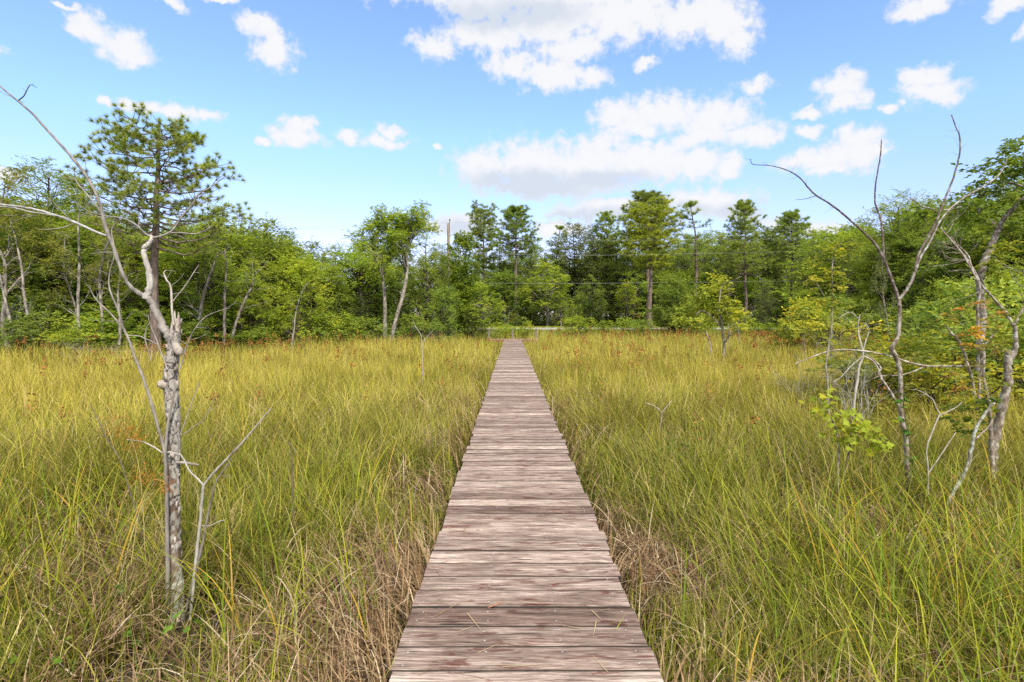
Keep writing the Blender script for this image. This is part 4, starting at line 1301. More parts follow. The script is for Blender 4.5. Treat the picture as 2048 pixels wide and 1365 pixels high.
bush('shrub2', 1530, 645, 47, "low bright shrub in front of the road's right end", 'bright', 1.5)
bush('shrub2', 1580, 640, 46, "low lime shrub left of the yellow tipped sapling", 'lime', 1.3)
bush('shrub1', 1600, 600, 30, "yellow green bush at the left foot of the yellow tipped sapling", 'yellow', .9)
bush('shrub2', 1640, 588, 31, "mid green bush behind the yellow tipped sapling", 'mid', 1.1)
bush('shrub3', 1668, 610, 27, "loose yellow green bush right under the yellow tipped sapling", 'yellow', 1.0)
bush('shrub1', 1720, 600, 34, "dark leafy bush right of the yellow tipped sapling", 'mid', 1.0)
bush('shrub2', 1765, 610, 31, "green bush behind the bare sapling's stem", 'mid', 1.1)
bush('shrub3', 1870, 655, 11, "layered yellow green shrub behind and right of the bare sapling", 'yellow', 1.15)
bush('shrub3', 1905, 640, 13, "larger layered yellow green shrub left of the orange leaved sapling", 'yellow', 1.1)
bush('shrub3', 1765, 670, 13, "flat yellow green shrub left of the bare sapling's stem", 'yellow', 1.3)
bush('shrub3', 1735, 690, 11, "small yellow green shrub by the white dead shrub", 'olive', 1.1)
bush('shrub1', 1985, 560, 16, "dense mid green bush behind the thick grey trunk", 'mid', 1.0)
bush('shrub2', 2040, 610, 12, "dark bush at the right picture edge", 'mid', 1.0)
bush('shrub1', 1930, 600, 18, "dark bush behind the orange leaved sapling", 'dark', 1.2)
bush('shrub1', 1820, 620, 28, "dark green bush just right of the bare sapling's stem, at the wood edge", 'mid', 1.3)
bush('shrub2', 128, 655, 24.8, "yellow green spreading shrub at the left wood edge", 'lime', 1.2)
bush('shrub1', 40, 640, 25, "dark shrub at the far left wood edge", 'dark', 1.2)
bush('shrub1', 85, 625, 26, "leafy shrub under the leaning lichen tree at the far left", 'mid', 1.2)
bush('shrub2', 190, 615, 26.5, "bright shrub below the slim pale trunked tree", 'bright', 1.2)
bush('shrub3', 232, 640, 26, "feathery green shrub left of the dead snag", 'bright', 1.3)
bush('shrub1', 300, 620, 27.5, "leafy shrub right behind the dead snag's top", 'bright', 1.1)
bush('shrub2', 372, 640, 28, "mid green shrub just right of the dead snag", 'mid', 1.2)
bush('shrub1', 430, 640, 29.5, "dark shrub under the tall bright green tree", 'mid', 1.3)
bush('shrub2', 505, 650, 31, "shaded shrub left of the rounded lime green tree", 'mid', 1.3)
bush('shrub1', 632, 628, 36, "dark green shrub right of the rounded lime green tree", 'mid', 1.1)
bush('shrub2', 680, 625, 37, "lime yellow shrub left of the birches", 'lime', 1.1)
bush('shrub1', 722, 636, 37.5, "round mid green shrub just left of the birches", 'mid', 1.35)
bush('shrub2', 755, 628, 41.5, "green shrub behind the birch trunks", 'mid', 1.1)
bush('shrub1', 820, 630, 41, "green shrub right of the leaning birch's foot", 'mid', 1.2)
bush('shrub2', 870, 645, 41.5, "shady shrub below the vine covered tree", 'mid', 1.3)
bush('shrub1', 975, 650, 42.3, "small green shrub hugging the left end of the landing", 'mid', .9)
for (k_, px, top, d, lab, ws) in [('dead2', 190, 655, 24, "hazy grey dead brush at the left grass edge", 1.6), ('dead2', 262, 668, 23.5, "second hazy grey dead brush, nearer the dead snag", 1.4),
                                   ('dead2', 600, 640, 35, "grey twiggy brush at the foot of the rounded lime green tree", 1.3), ('dead2', 770, 655, 38, "grey twigs around the birches' feet", 1.0),
                                   ('dead1', 880, 650, 40, "tangle of grey dead twigs below the vine covered tree", 1.2), ('dead1', 1690, 610, 26, "pale bare shrub in front of the dark right wood", .8),
                                   ('dead1', 1740, 660, 9.5, "grey leafless shrub tangled left of the bare sapling", .9), ('dead2', 1640, 680, 12, "hazy grey dead shrub in the rust brown grass", 1.0),
                                   ('dead2', 1905, 610, 24, "grey twiggy brush behind the layered yellow green shrub", 1.2), ('dead3', 1610, 612, 22, "white forked dead stem left of the yellow tipped sapling", .8),
                                   ('dead1', 60, 560, 26, "bare pale branches in front of the far left trees", .8), ('dead3', 1470, 545, 31, "white dead branches rising behind the yellow green sapling", .9),
                                   ('dead3', 1010, 590, 63, "bleached dead snag beyond the road above the landing", .7)]:
    bush(k_, px, top, d, lab, 'grey', ws, cat="dead shrub")

# ------------------------------------------------------------------ utility pole and wires
root = thing("utility_pole", "weathered wooden utility pole rising above the vine covered tree", "utility pole", (X(897, 47), 47, float(ground(X(897, 47), 47))))
hp = CAMZ - (447 - HZ) / FPX * 47 - float(ground(X(897, 47), 47))
mb = MB(); V, F = tube(np.array([(0, 0, -.4), (.03, 0, hp * .5), (0, 0, hp), (0, 0, hp + .01)]), np.array([.17, .15, .125, .01]), 12); mb.add(V, F)
link("pole", mb.mesh("utility_pole_shaft", POLEM), root)
mb = MB(); V, F = tube(np.array([(.06, 0, hp - .15), (.10, 0, hp + .12), (.10, 0, hp + .32)]), np.array([.03, .03, .02]), 6); mb.add(V, F)
V, F = tube(np.array([(.10, 0, hp + .2), (.10, 0, hp + .26), (.10, 0, hp + .3), (.10, 0, hp + .36)]), np.array([.03, .06, .06, .02]), 8); mb.add(V, F)
link("insulator", mb.mesh("pole_insulator", plain_mat("pole_iron", (.07, .06, .055), .6)), root)
for (lab, pts, r) in [("highest faint wire crossing in front of the pines", [(-200, 500, 44), (897, 446, 47), (1500, 462, 50), (2400, 455, 54)], .006),
                      ("second wire from the top crossing the wood", [(-200, 566, 44), (500, 532, 45.5), (897, 487, 47), (1400, 480, 50), (2400, 470, 54)], .007),
                      ("bright middle wire crossing below the tree tops", [(-200, 570, 43), (500, 528, 45), (897, 509, 46.8), (1200, 511, 48.5), (1700, 502, 51), (2400, 494, 54)], .010),
                      ("lowest thick wire crossing in front of the tree trunks", [(-200, 612, 43), (600, 583, 45), (897, 568, 46.8), (1200, 567, 48.5), (1700, 562, 51), (2400, 560, 54)], .010)]:
    p2, r2 = cat_path(np.array([P(*q) for q in pts]), np.full(len(pts), r), 8)
    mb = MB(); V, F = tube(p2, r2, 5); mb.add(V, F)
    tag(link("overhead_wire", mb.mesh("overhead_wire", WIRE)), lab, "wire", "wires strung from the utility pole")


# ------------------------------------------------------------------ foreground trees, built limb by limb
def path(pts, d):
    return np.array([P(q[0], q[1], q[2] if len(q) > 2 else d) for q in pts])


def px2m(w, d):
    return w * .5 / FPX * d


LIMBK = .60


def add_limb(mb, pts, wid, d, origin, sides=8, sub=5, rough=.06, rng=None, col=(1, 1, 1)):
    """a limb through points given in the photograph's frame at distance d; wid = widths (px)"""
    p = path(pts, d)
    w = np.interp(np.linspace(0, 1, len(pts)), np.linspace(0, 1, len(wid)), wid)
    r = np.array([px2m(a, q[1]) for a, q in zip(w, p)]) * LIMBK
    p2, r2 = cat_path(p, r, sub)
    if rng is not None:
        r2 = r2 * (1 + rng.normal(0, rough * .6, len(r2)))
        p2[1:-1] += rng.normal(0, 1, (len(p2) - 2, 3)) * (r2[1:-1] * .12)[:, None]
    V, F = tube(p2 - origin, r2, sides); mb.add(V, F, np.array(col))
    return p2 - origin, r2


def twigs(mb, rng, pp, rr, n, L, r=.0028, t0=.3, lvl=0, up=.05, col=(1, 1, 1)):
    tips = []
    for k in range(n):
        i = int(len(pp) * (t0 + (1 - t0) * rng.random())); i = min(i, len(pp) - 2)
        t = norm(pp[i + 1] - pp[i]); a = norm(np.cross(t, rng.normal(size=3)))
        grow(mb, rng, pp[i], t * .5 + a, L * rng.uniform(.5, 1.3), min(r, rr[i] * .7), lvl, tips, .3, up, 3, .7, 4, .6, col)
    return tips


def build_snag():
    rng = np.random.default_rng(31); d = 4.1
    gx, gz = X(350, d), -.58
    O = np.array([gx, d, gz])
    root = thing("dead_tree", "dead tree with peeling bark, crooked fork and bare limbs, left of the boardwalk", "dead tree", tuple(O))
    # trunk: fine mesh whose raised plates are bark, peeled hollows bare wood
    pts = [(352, 1300), (351, 1230), (351, 1160), (348, 1080), (347, 1000), (347, 930), (347, 860), (344, 800), (341, 762), (344, 720), (349, 680), (352, 645), (355, 622)]
    wid = [34, 31, 29, 25, 23, 23, 24, 24, 25, 23, 20, 16, 10]
    p = path(pts, d); r = np.array([px2m(w, d) for w in wid])
    p2, r2 = cat_path(p, r, 24)
    S = 44
    V, F = tube(p2, np.ones(len(p2)), S)
    V = V.reshape(len(p2), S, 3)
    dirv = V - p2[:, None]
    a = np.linspace(0, 2 * PI, S, endpoint=False)[None, :]
    z = p2[:, 2][:, None]
    ux = a * .05; uz = z + 0 * a
    n1 = vnoise(ux * 16 + 9, uz * 5.5, 5); n2 = vnoise(ux * 34, uz * 19, 6); n3 = vnoise(ux * 95 + 5, uz * 60, 7)
    h = np.linspace(0, 1, len(p2))[:, None] + 0 * a
    keepbark = np.interp(h, [0, .2, .40, .5, .62, .8, .93, 1], [.12, .16, .36, .66, .70, .60, .35, .2])
    plate = sstep(-.03, .03, keepbark - (n1 * .6 + n2 * .4))
    r1 = np.abs(vnoise(ux * 30 + 30, uz * 13 + 11, 9) - .5); r2n = np.abs(vnoise(ux * 22 + 3, uz * 24 + 5, 8) - .5)
    crack = np.maximum(1 - sstep(.015, .05, r1), 1 - sstep(.01, .04, r2n)) * plate
    rr = r2[:, None] * (1 + .07 * (n1 - .5)) + .004 * plate + .002 * (n3 - .5) - .004 * crack
    # broken top: ragged splinters
    top = sstep(.93, 1.0, h) * np.maximum(0, vnoise(a * 1.4 + 3, a * 0 + 1, 12) - .25) * .20
    V = p2[:, None] + dirv * rr[..., None]; V[..., 2] -= top
    g_ = vnoise(ux * 40 + 2, uz * 4, 14) * .6 + n3 * .4          # long grain of the bare wood
    pale = sstep(.30, .65, g_)[..., None]
    wood = np.array([.30, .25, .215]) * (1 - pale) + np.array([.58, .52, .475]) * pale
    low = np.array([.10, .072, .052]) * (1 - pale) + np.array([.21, .165, .13]) * pale
    bark = np.array([.37, .35, .325]) * (.60 + .7 * n3[..., None])
    peeled = low * (1 - sstep(.45, .62, h)[..., None]) + wood * sstep(.45, .62, h)[..., None]
    col = peeled * (1 - plate[..., None]) + bark * plate[..., None]
    lich = (sstep(.60, .68, vnoise(ux * 50 + 7, uz * 30 + 3, 15)) * (h < .6))[..., None]
    col = col * (1 - .7 * lich) + np.array([.46, .47, .43]) * .7 * lich
    patch = (sstep(.05, .06, h + .03 * (n1 - .5)) * (1 - sstep(.165, .172, h + .02 * (n1 - .5))) * sstep(.8, 1.1, np.abs(a - .0)) * sstep(.3, .5, 2 * PI - a))[..., None]
    col = col * (1 - patch) + np.array([.60, .62, .56]) * (.8 + .4 * n3[..., None]) * patch
    edge = sstep(.10, .5, plate) * (1 - sstep(.5, .9, plate))
    col = col * (1 - .92 * np.maximum(crack, edge)[..., None] * (1 - patch))
    mb = MB(); mb.add(V.reshape(-1, 3) - O, F, col.reshape(-1, 3))
    # cap of the broken top
    k = len(p2) - 1; base = k * S
    mb.add(np.vstack([V[k] - O, (V[k].mean(0) - [0, 0, .05] - O)[None]]), [(j, (j + 1) % S, S) for j in range(S)], np.array([.45, .38, .32]))
    # knobs, a stub and flakes of loosened bark
    for (px, py, ww, e) in [(328, 770, 20, (-.03, -.03, .015)), (356, 700, 18, (.025, -.01, -.04))]:
        c = P(px, py, d - .03) - O
        V2, F2 = tube(np.array([c - np.array(e), c, c + np.array(e) * .8, c + np.array(e)]), np.array([.02, px2m(ww, d), px2m(ww, d) * .7, .004]), 10); mb.add(V2, F2, np.array([.42, .38, .34]))
    for k in range(46):
        i = int(rng.integers(int(len(p2) * .22), int(len(p2) * .93))); j = int(rng.integers(0, S))
        c = V[i, j] - O; out = norm(dirv[i, j]); tz = np.array([0, 0, 1.0]); sd_ = norm(np.cross(tz, out))
        w_, h_ = rng.uniform(.006, .015), rng.uniform(.012, .04)
        c = c + out * .003
        q = np.array([c - sd_ * w_ - tz * h_, c + sd_ * w_ - tz * h_ * .8, c + sd_ * w_ * .8 + tz * h_ + out * rng.uniform(.002, .014), c - sd_ * w_ + tz * h_ * .9 + out * rng.uniform(.002, .012)])
        q2 = q - out * .003
        mb.add(np.vstack([q, q2]), [(0, 1, 2, 3), (7, 6, 5, 4), (0, 4, 5, 1), (1, 5, 6, 2), (2, 6, 7, 3), (3, 7, 4, 0)], np.array([.42, .38, .35]) * rng.uniform(.55, 1.2))
    link("trunk", mb.mesh("snag_trunk", BARKT, True), root)

    def br(pts, wid, dd=d, tw=0, L=.25, r=.0028, sides=9, t0=.3, col=(1, 1, 1), lvl=0, rough=.06):
        mb = MB()
        pp, rr = add_limb(mb, pts, wid, dd, O, sides, 6, rough, rng, col)
        if tw: twigs(mb, rng, pp, rr, tw, L, r, t0, lvl)
        link("branch", mb.mesh("snag_branch", BARKD), root)
    # main limb to the upper left
    br([(346, 690), (335, 668), (322, 645), (307, 614), (296, 595), (278, 588), (262, 575), (246, 550), (236, 522), (228, 498), (217, 470), (209, 448), (201, 412), (188, 380), (171, 350), (140, 311), (103, 270), (62, 225), (30, 198), (0, 172), (-60, 118)],
       [30, 26, 24, 22, 19, 14, 11.5, 11, 11, 12, 13, 10, 9.5, 9, 8, 7, 6, 5, 4], d, 9, .12, .0022, col=(.66, .64, .62), lvl=1)
    # crooked upright limb in the fork with its flat spreading twigs
    br([(292, 597), (299, 572), (298, 545), (291, 520), (289, 497), (297, 489), (303, 478), (301, 470)], [24, 22, 19, 17, 18, 16, 12, 8], d, 0, col=(1.15, 1.12, 1.1))
    br([(302, 476), (318, 474), (334, 468), (348, 458), (362, 436), (383, 412), (398, 388), (420, 376), (452, 352)], [8, 7, 6.5, 6, 4.5, 2.5], d, 7, .16, .002, col=(.8, .78, .78), lvl=1)
    br([(340, 466), (362, 466), (392, 468), (414, 459), (425, 452)], [4, 3.5, 2], d, 4, .10, .0016, col=(.85, .83, .83))
    br([(302, 474), (290, 467), (278, 455), (262, 444), (240, 436), (212, 432), (180, 424), (150, 405)], [6, 6, 4.5, 3.5, 2], d, 4, .16, .0018, col=(.8, .78, .78), lvl=1)
    # pale limb reaching out of the picture to the left
    br([(214, 472), (190, 463), (152, 446), (112, 431), (62, 418), (0, 409), (-60, 404)], [7, 8, 9, 8, 7, 6], d, 3, .22, .003, col=(1.05, 1.08, 1.15))
    br([(118, 433), (88, 428), (60, 424), (20, 415), (-40, 412)], [3.5, 4, 3.5], d - .05, 0, col=(1.0, 1.04, 1.1))
    br([(150, 447), (128, 455), (100, 459), (76, 459)], [3, 2.5, 1.5], d, 0)
    br([(206, 432), (190, 408), (170, 384), (154, 365), (148, 345)], [6, 4.5, 3.5, 2], d, 3, .15, .002, col=(.9, .9, .9))
    br([(228, 492), (223, 462), (230, 448), (234, 442)], [4, 3, 2], d, 0, col=(.9, .85, .8))
    # twig with buds on the main limb
    br([(36, 202), (48, 192), (55, 178), (62, 170), (74, 176)], [4, 3.5, 2.5, 1.5], d, 5, .05, .0012, col=(.25, .25, .3))
    # pale shoots around the broken top
    br([(347, 650), (344, 620), (343, 590), (340, 570), (333, 560), (328, 547), (332, 540)], [8, 7, 6.5, 5, 3], d - .06, 5, .12, .002, col=(1.15, 1.1, 1.02))
    br([(346, 603), (356, 590), (372, 570), (386, 548), (398, 530)], [4, 3.5, 3, 2], d - .06, 2, .07, .0015, col=(1.15, 1.1, 1.02))
    br([(359, 740), (368, 710), (378, 680), (396, 650), (418, 630), (460, 616)], [5.5, 5, 4, 3, 2], d - .08, 8, .18, .0016, col=(.85, .8, .72), lvl=1)
    br([(335, 740), (322, 705), (310, 672), (300, 650), (296, 630)], [5, 4, 3, 2], d - .05, 3, .10, .0016, col=(.9, .85, .8))
    br([(360, 870), (370, 845), (382, 810), (397, 768), (398, 764)], [4, 3.5, 2.5], d - .05, 0, col=(.95, .9, .82))
    br([(362, 872), (385, 856), (410, 836), (428, 800), (432, 795)], [3, 2.5, 1.5], d - .05, 2, .08, .0014, col=(.8, .75, .68))
    br([(352, 925), (372, 926), (388, 929), (398, 930)], [9, 9, 8, 5], d - .05, 0, col=(.8, .76, .7))
    br([(360, 910), (340, 905), (325, 906), (312, 897), (285, 884), (254, 880)], [5, 5.5, 5, 4, 2.5], d - .09, 2, .06, .0015, col=(1.1, 1.08, 1.02))


build_snag()


def bare_stem(name, label, limbs, d, seed, base, bark=BARKD, cat="sapling", group=None, wood="stem"):
    rng = np.random.default_rng(seed)
    O = P(base[0], base[1], d)
    root = thing(name, label, cat, tuple(O), group)
    for i, lb in enumerate(limbs):
        pts, wid = lb[0], lb[1]; o = dict(tw=0, L=.12, r=.002, col=(1, 1, 1), dd=d, lvl=0, t0=.35)
        if len(lb) > 2: o.update(lb[2])
        mb = MB()
        pp, rr = add_limb(mb, pts, wid, o['dd'], O, 8, 6, .06, rng, o['col'])
        if o['tw']: twigs(mb, rng, pp, rr, o['tw'], o['L'], o['r'], o['t0'], o['lvl'], col=o['col'])
        link(wood if i == 0 else "branch", mb.mesh(name + "_limb", bark), root)
    return root, O, rng


bare_stem("sapling", "slender grey dead stem pressed against the left side of the peeling trunk",
          [([(333, 1310), (334, 1230), (336, 1140), (334, 1060), (333, 980), (331, 920), (332, 880), (338, 835), (348, 790), (352, 770)], [15, 14, 13, 12, 11, 10, 8, 6, 4], dict(col=(.72, .68, .64))),
           ([(330, 905), (321, 870), (305, 815), (288, 760), (270, 715), (258, 682), (246, 655), (238, 640)], [11, 10, 9.5, 9, 8, 7], dict(col=(.72, .68, .64), tw=4, L=.2, t0=.5)),
           ([(250, 664), (232, 640), (214, 620), (198, 606), (186, 590), (178, 570)], [6, 5, 4, 3, 2], dict(col=(.8, .76, .72), tw=6, L=.14, r=.002)),
           ([(246, 655), (236, 620), (224, 592), (218, 570), (220, 540), (228, 515), (226, 490)], [7, 6.5, 5, 4, 3, 2], dict(col=(.8, .76, .72), tw=6, L=.16, r=.002)),
           ([(254, 672), (275, 672), (296, 680), (318, 690)], [3.5, 3, 1.5], dict(col=(.9, .86, .8))),
           ([(302, 722), (296, 700), (290, 676), (294, 655), (300, 645)], [4, 3.5, 2.5], dict(col=(.9, .86, .8), tw=3, L=.08))], 4.0, 41, (333, 1310))
bare_stem("sapling", "pale forked dead sapling beside the peeling trunk, its long arm reaching right",
          [([(380, 1240), (386, 1180), (393, 1110), (400, 1050), (404, 1000), (407, 970)], [9, 10, 10, 10, 10, 9], dict(col=(1.05, 1.05, 1.0))),
           ([(407, 972), (424, 950), (450, 922), (478, 893), (508, 858), (541, 818)], [8, 8.5, 8, 7, 6, 4], dict(col=(.95, .93, .9))),
           ([(407, 971), (394, 957), (379, 942), (368, 920), (359, 907)], [6.5, 6, 5, 4], dict(col=(1.05, 1.05, 1.0))),
           ([(366, 1250), (382, 1180), (400, 1110), (412, 1050), (420, 1010), (432, 965), (448, 940), (462, 918)], [9, 8.5, 8, 7, 6, 4, 2.5], dict(col=(.62, .58, .54), tw=4, L=.12, t0=.55)),
           ([(404, 1052), (420, 1052), (436, 1044), (450, 1040)], [3.5, 3, 2], dict(col=(1, 1, .98)))], 3.95, 42, (380, 1240))
bare_stem("weed_stalk", "thin dark dead weed stalk standing left of the peeling trunk",
          [([(290, 1080), (262, 990), (240, 920), (215, 880), (196, 840), (180, 808)], [4, 4, 3.5, 3, 2], dict(col=(.4, .36, .33), tw=8, L=.05, r=.0012))], 4.4, 43, (290, 1080), cat="weed")
bare_stem("weed_stalk", "single dark pointed dead stalk in the grass right of the pale forked sapling",
          [([(587, 1120), (586, 1030), (585, 960), (582, 890)], [6, 6, 6, 4], dict(col=(.38, .30, .24)))], 4.9, 44, (587, 1120), cat="weed")

# right of the boardwalk
bare_stem("sapling", "tall bare sapling with three long whip-like limbs against the sky, in the right marsh",
          [([(1826, 1060), (1822, 1000), (1815, 930), (1812, 880), (1805, 845), (1801, 815), (1802, 775), (1800, 742), (1794, 718), (1784, 699), (1788, 688), (1796, 672), (1799, 640), (1799, 610), (1796, 594)], [17, 17, 16, 15, 15, 15, 14, 14, 15, 15, 13, 12.5, 12, 12, 12], dict(col=(.95, .9, .85))),
           ([(1797, 600), (1789, 575), (1776, 540), (1765, 513), (1748, 486), (1730, 468), (1706, 446), (1682, 425), (1655, 405), (1632, 391), (1615, 374), (1602, 358), (1583, 345), (1560, 336), (1535, 331), (1506, 329), (1501, 318)], [11, 10, 10, 9.5, 8, 7, 6.5, 6, 5.5, 5, 4.5, 4, 3.5, 3, 2.5, 2], dict(col=(.55, .5, .5), tw=8, L=.15, r=.0018)),
           ([(1768, 520), (1766, 490), (1764, 462), (1762, 440), (1754, 418), (1750, 404), (1751, 372), (1756, 340), (1761, 310), (1763, 280)], [7, 7, 6.5, 6, 5.5, 5, 4.5, 4, 3], dict(col=(.6, .55, .55), tw=8, L=.05, r=.0013)),
           ([(1797, 600), (1813, 580), (1826, 555), (1832, 532), (1838, 507), (1858, 472), (1877, 432), (1889, 400), (1903, 366), (1914, 332), (1920, 300), (1919, 272), (1911, 252), (1903, 230)], [10, 10, 9.5, 8.5, 8, 8, 7, 6.5, 5.5, 5, 4.5, 4, 3], dict(col=(.75, .7, .68), tw=9, L=.14, r=.0016, t0=.45)),
           ([(1832, 540), (1843, 512), (1858, 488), (1868, 468), (1878, 446), (1900, 418), (1930, 395), (1966, 374), (1996, 352), (2010, 330), (2014, 318)], [7, 7, 6.5, 6, 5.5, 5, 4.5, 3.5], dict(col=(1.1, 1.12, 1.15), tw=4, L=.2, r=.0018)),
           ([(1880, 428), (1862, 418), (1845, 414), (1828, 402), (1818, 394)], [5, 4, 3, 2], dict(col=(.6, .55, .55), tw=3, L=.1)),
           ([(1592, 400), (1612, 398), (1632, 392)], [1.5, 2, 3], dict(col=(.4, .36, .36), tw=3, L=.08, r=.0012)),
           ([(1803, 818), (1790, 800), (1776, 776), (1760, 754), (1757, 745), (1762, 738), (1757, 730), (1745, 718), (1730, 708)], [8, 7.5, 7, 6, 6, 5, 4], dict(col=(1.15, 1.12, 1.08), tw=5, L=.2, r=.002))],
          6.3, 51, (1826, 1060), BARKL)


def vine_leaves():
    rng = np.random.default_rng(52); d = 6.22
    pts = path([(1826, 1000), (1818, 930), (1812, 880), (1806, 850), (1801, 815), (1802, 785)], d); p2, _ = cat_path(pts, np.ones(len(pts)), 10)
    O = pts[0]
    root = thing("climbing_vine", "small green leaved vine climbing the bare sapling's stem", "vine", tuple(O))
    i = rng.integers(0, len(p2), 46); pos = p2[i] - O + rnd_dirs(rng, 46) * rng.uniform(.02, .06, 46)[:, None] + [0, -.03, 0]
    V, F = leaf_quads(rng, pos, rnd_dirs(rng, 46, .5, -.3), norm(np.array([0, -.7, .6]) + rng.normal(0, .4, (46, 3))), rng.uniform(.035, .07, 46), .85, .08)
    mb = MB(); mb.add(V, F, np.repeat(rng.uniform(.7, 1.4, 46)[:, None] * np.ones((1, 3)), 4, 0))
    link("foliage", mb.mesh("vine_leaf_mesh", LEAF, False), root, (.085, .19, .022))
    mb = MB(); V, F = tube(p2 - O + [.012, -.034, 0], np.full(len(p2), .004), 5); mb.add(V, F)
    link("stem", mb.mesh("vine_stem", BARK), root)


vine_leaves()
# the thick grey trunk at the right, broken, with a crooked limb that carries on upward
bare_stem("broken_tree", "thick mottled grey trunk, broken off, with a crooked living limb, at the right edge",
          [([(1982, 950), (1988, 895), (1993, 865), (2000, 830), (2010, 790), (2016, 750), (2016, 715), (2015, 700)], [34, 29, 28, 28, 27, 24, 23, 18], dict(col=(.9, .86, .8))),
           ([(2018, 722), (2029, 705), (2031, 680), (2029, 655), (2024, 645)], [15, 16, 15, 13, 12], {}),
           ([(2025, 650), (2014, 628), (2000, 612), (1984, 594), (1966, 575), (1952, 556), (1940, 534), (1924, 508), (1908, 488)], [10, 9, 8.5, 8, 7, 6, 5, 4], dict(tw=7, L=.3, r=.004, lvl=1, col=(1.2, 1.18, 1.15))),
           ([(2028, 660), (2034, 640), (2042, 625), (2050, 605), (2052, 570), (2046, 540)], [9, 8, 7, 6, 4], dict(tw=4, L=.3, r=.004, lvl=1)),
           ([(1958, 560), (1950, 545), (1935, 520), (1912, 492), (1892, 470), (1880, 455)], [5, 5, 4.5, 4, 3], dict(tw=8, L=.3, r=.0035, lvl=1, col=(1.45, 1.4, 1.35)))], 6.7, 53, (1982, 950), BARKL, cat="tree", wood="trunk")
bare_stem("sapling", "leaning pale broken sapling in the grass in front of the thick grey trunk",
          [([(1880, 1060), (1888, 1022), (1903, 992), (1920, 962), (1936, 930), (1945, 890), (1950, 862), (1962, 840), (1982, 812), (1990, 806)], [13, 12, 12, 12, 12, 11, 11, 10, 8, 6], dict(col=(1.0, 1.12, 1.08))),
           ([(1952, 878), (1962, 868), (1975, 856), (1986, 840)], [7, 5, 3], dict(col=(1.2, 1.16, 1.1)))], 5.6, 54, (1880, 1060), BARKL)


# orange leaved sapling between them
def leafy(root, O, rng, tips_px, d, n, size, color, spread=.10, name="foliage", mat_=None, dy=.3, asp=.55, hue=.2):
    cen = path(tips_px, d) - O
    cen[:, 1] += rng.uniform(-dy, dy, len(cen))
    V, F, Cc = sprays(rng, cen, np.full(len(cen), spread), n, 6, size, .35, .0, asp, .25, hue, .18, .5)
    mb = MB(); mb.add(V, F, Cc)
    link(name, mb.mesh(name + "_leaf_mesh", mat_ or LEAF, False), root, color)


root, O, rng = bare_stem("orange_leaved_sapling", "sapling with orange and green young leaves beside the thick grey trunk",
          [([(1985, 980), (1984, 900), (1980, 830), (1975, 790), (1966, 750), (1961, 700), (1957, 660), (1955, 620), (1960, 585), (1958, 560)], [14, 13, 12, 11, 10, 9, 9, 8, 7, 5], dict(col=(1.1, 1.05, 1))),
           ([(1960, 705), (1972, 688), (1984, 672), (1998, 660)], [6, 5, 4, 3], dict(tw=5, L=.2)),
           ([(1955, 820), (1958, 790), (1960, 760), (1964, 735)], [10, 9, 8, 7], dict(col=(1.2, 1.15, 1.1))),
           ([(1968, 732), (1945, 733), (1900, 733), (1850, 732), (1815, 724), (1780, 713), (1745, 705), (1700, 700), (1662, 702), (1628, 713), (1590, 728)], [8, 7.5, 7, 6.5, 6, 5.5, 5, 4, 3], dict(col=(1.25, 1.22, 1.15), tw=7, L=.2, r=.002)),
           ([(1850, 733), (1830, 742), (1805, 750), (1775, 752), (1755, 754), (1730, 765)], [4, 4, 3, 2], dict(col=(1.25, 1.22, 1.15), tw=3, L=.12)),
           ([(1950, 790), (1940, 745), (1928, 705), (1916, 680), (1902, 666), (1890, 650)], [10, 9, 8, 7, 4], dict(col=(1.35, 1.3, 1.22), tw=5, L=.2))], 6.4, 55, (1985, 980), BARKL, cat="sapling")
leafy(root, O, rng, [(1948, 608), (1935, 640), (1968, 650), (1915, 632), (1990, 628), (1960, 690), (1990, 690), (1935, 690), (1905, 745), (1930, 760), (1955, 770), (1910, 770), (1978, 780), (1990, 650), (1925, 660), (1945, 730)], 6.3, 5, .06, (.36, .29, .06), .13, "foliage", dy=.2)
leafy(root, O, rng, [(1955, 605), (1925, 620), (1985, 625), (1905, 748), (1915, 778), (1930, 672), (1968, 665), (1990, 705)], 6.25, 2, .055, (.46, .22, .08), .12, "foliage", dy=.15)
leafy(root, O, rng, [(1965, 800), (1940, 820), (1975, 840), (1950, 850), (1990, 760), (2000, 640), (2010, 690), (1975, 705), (1930, 800), (1960, 875)], 6.4, 7, .075, (.15, .21, .03), .17, "foliage", dy=.25)

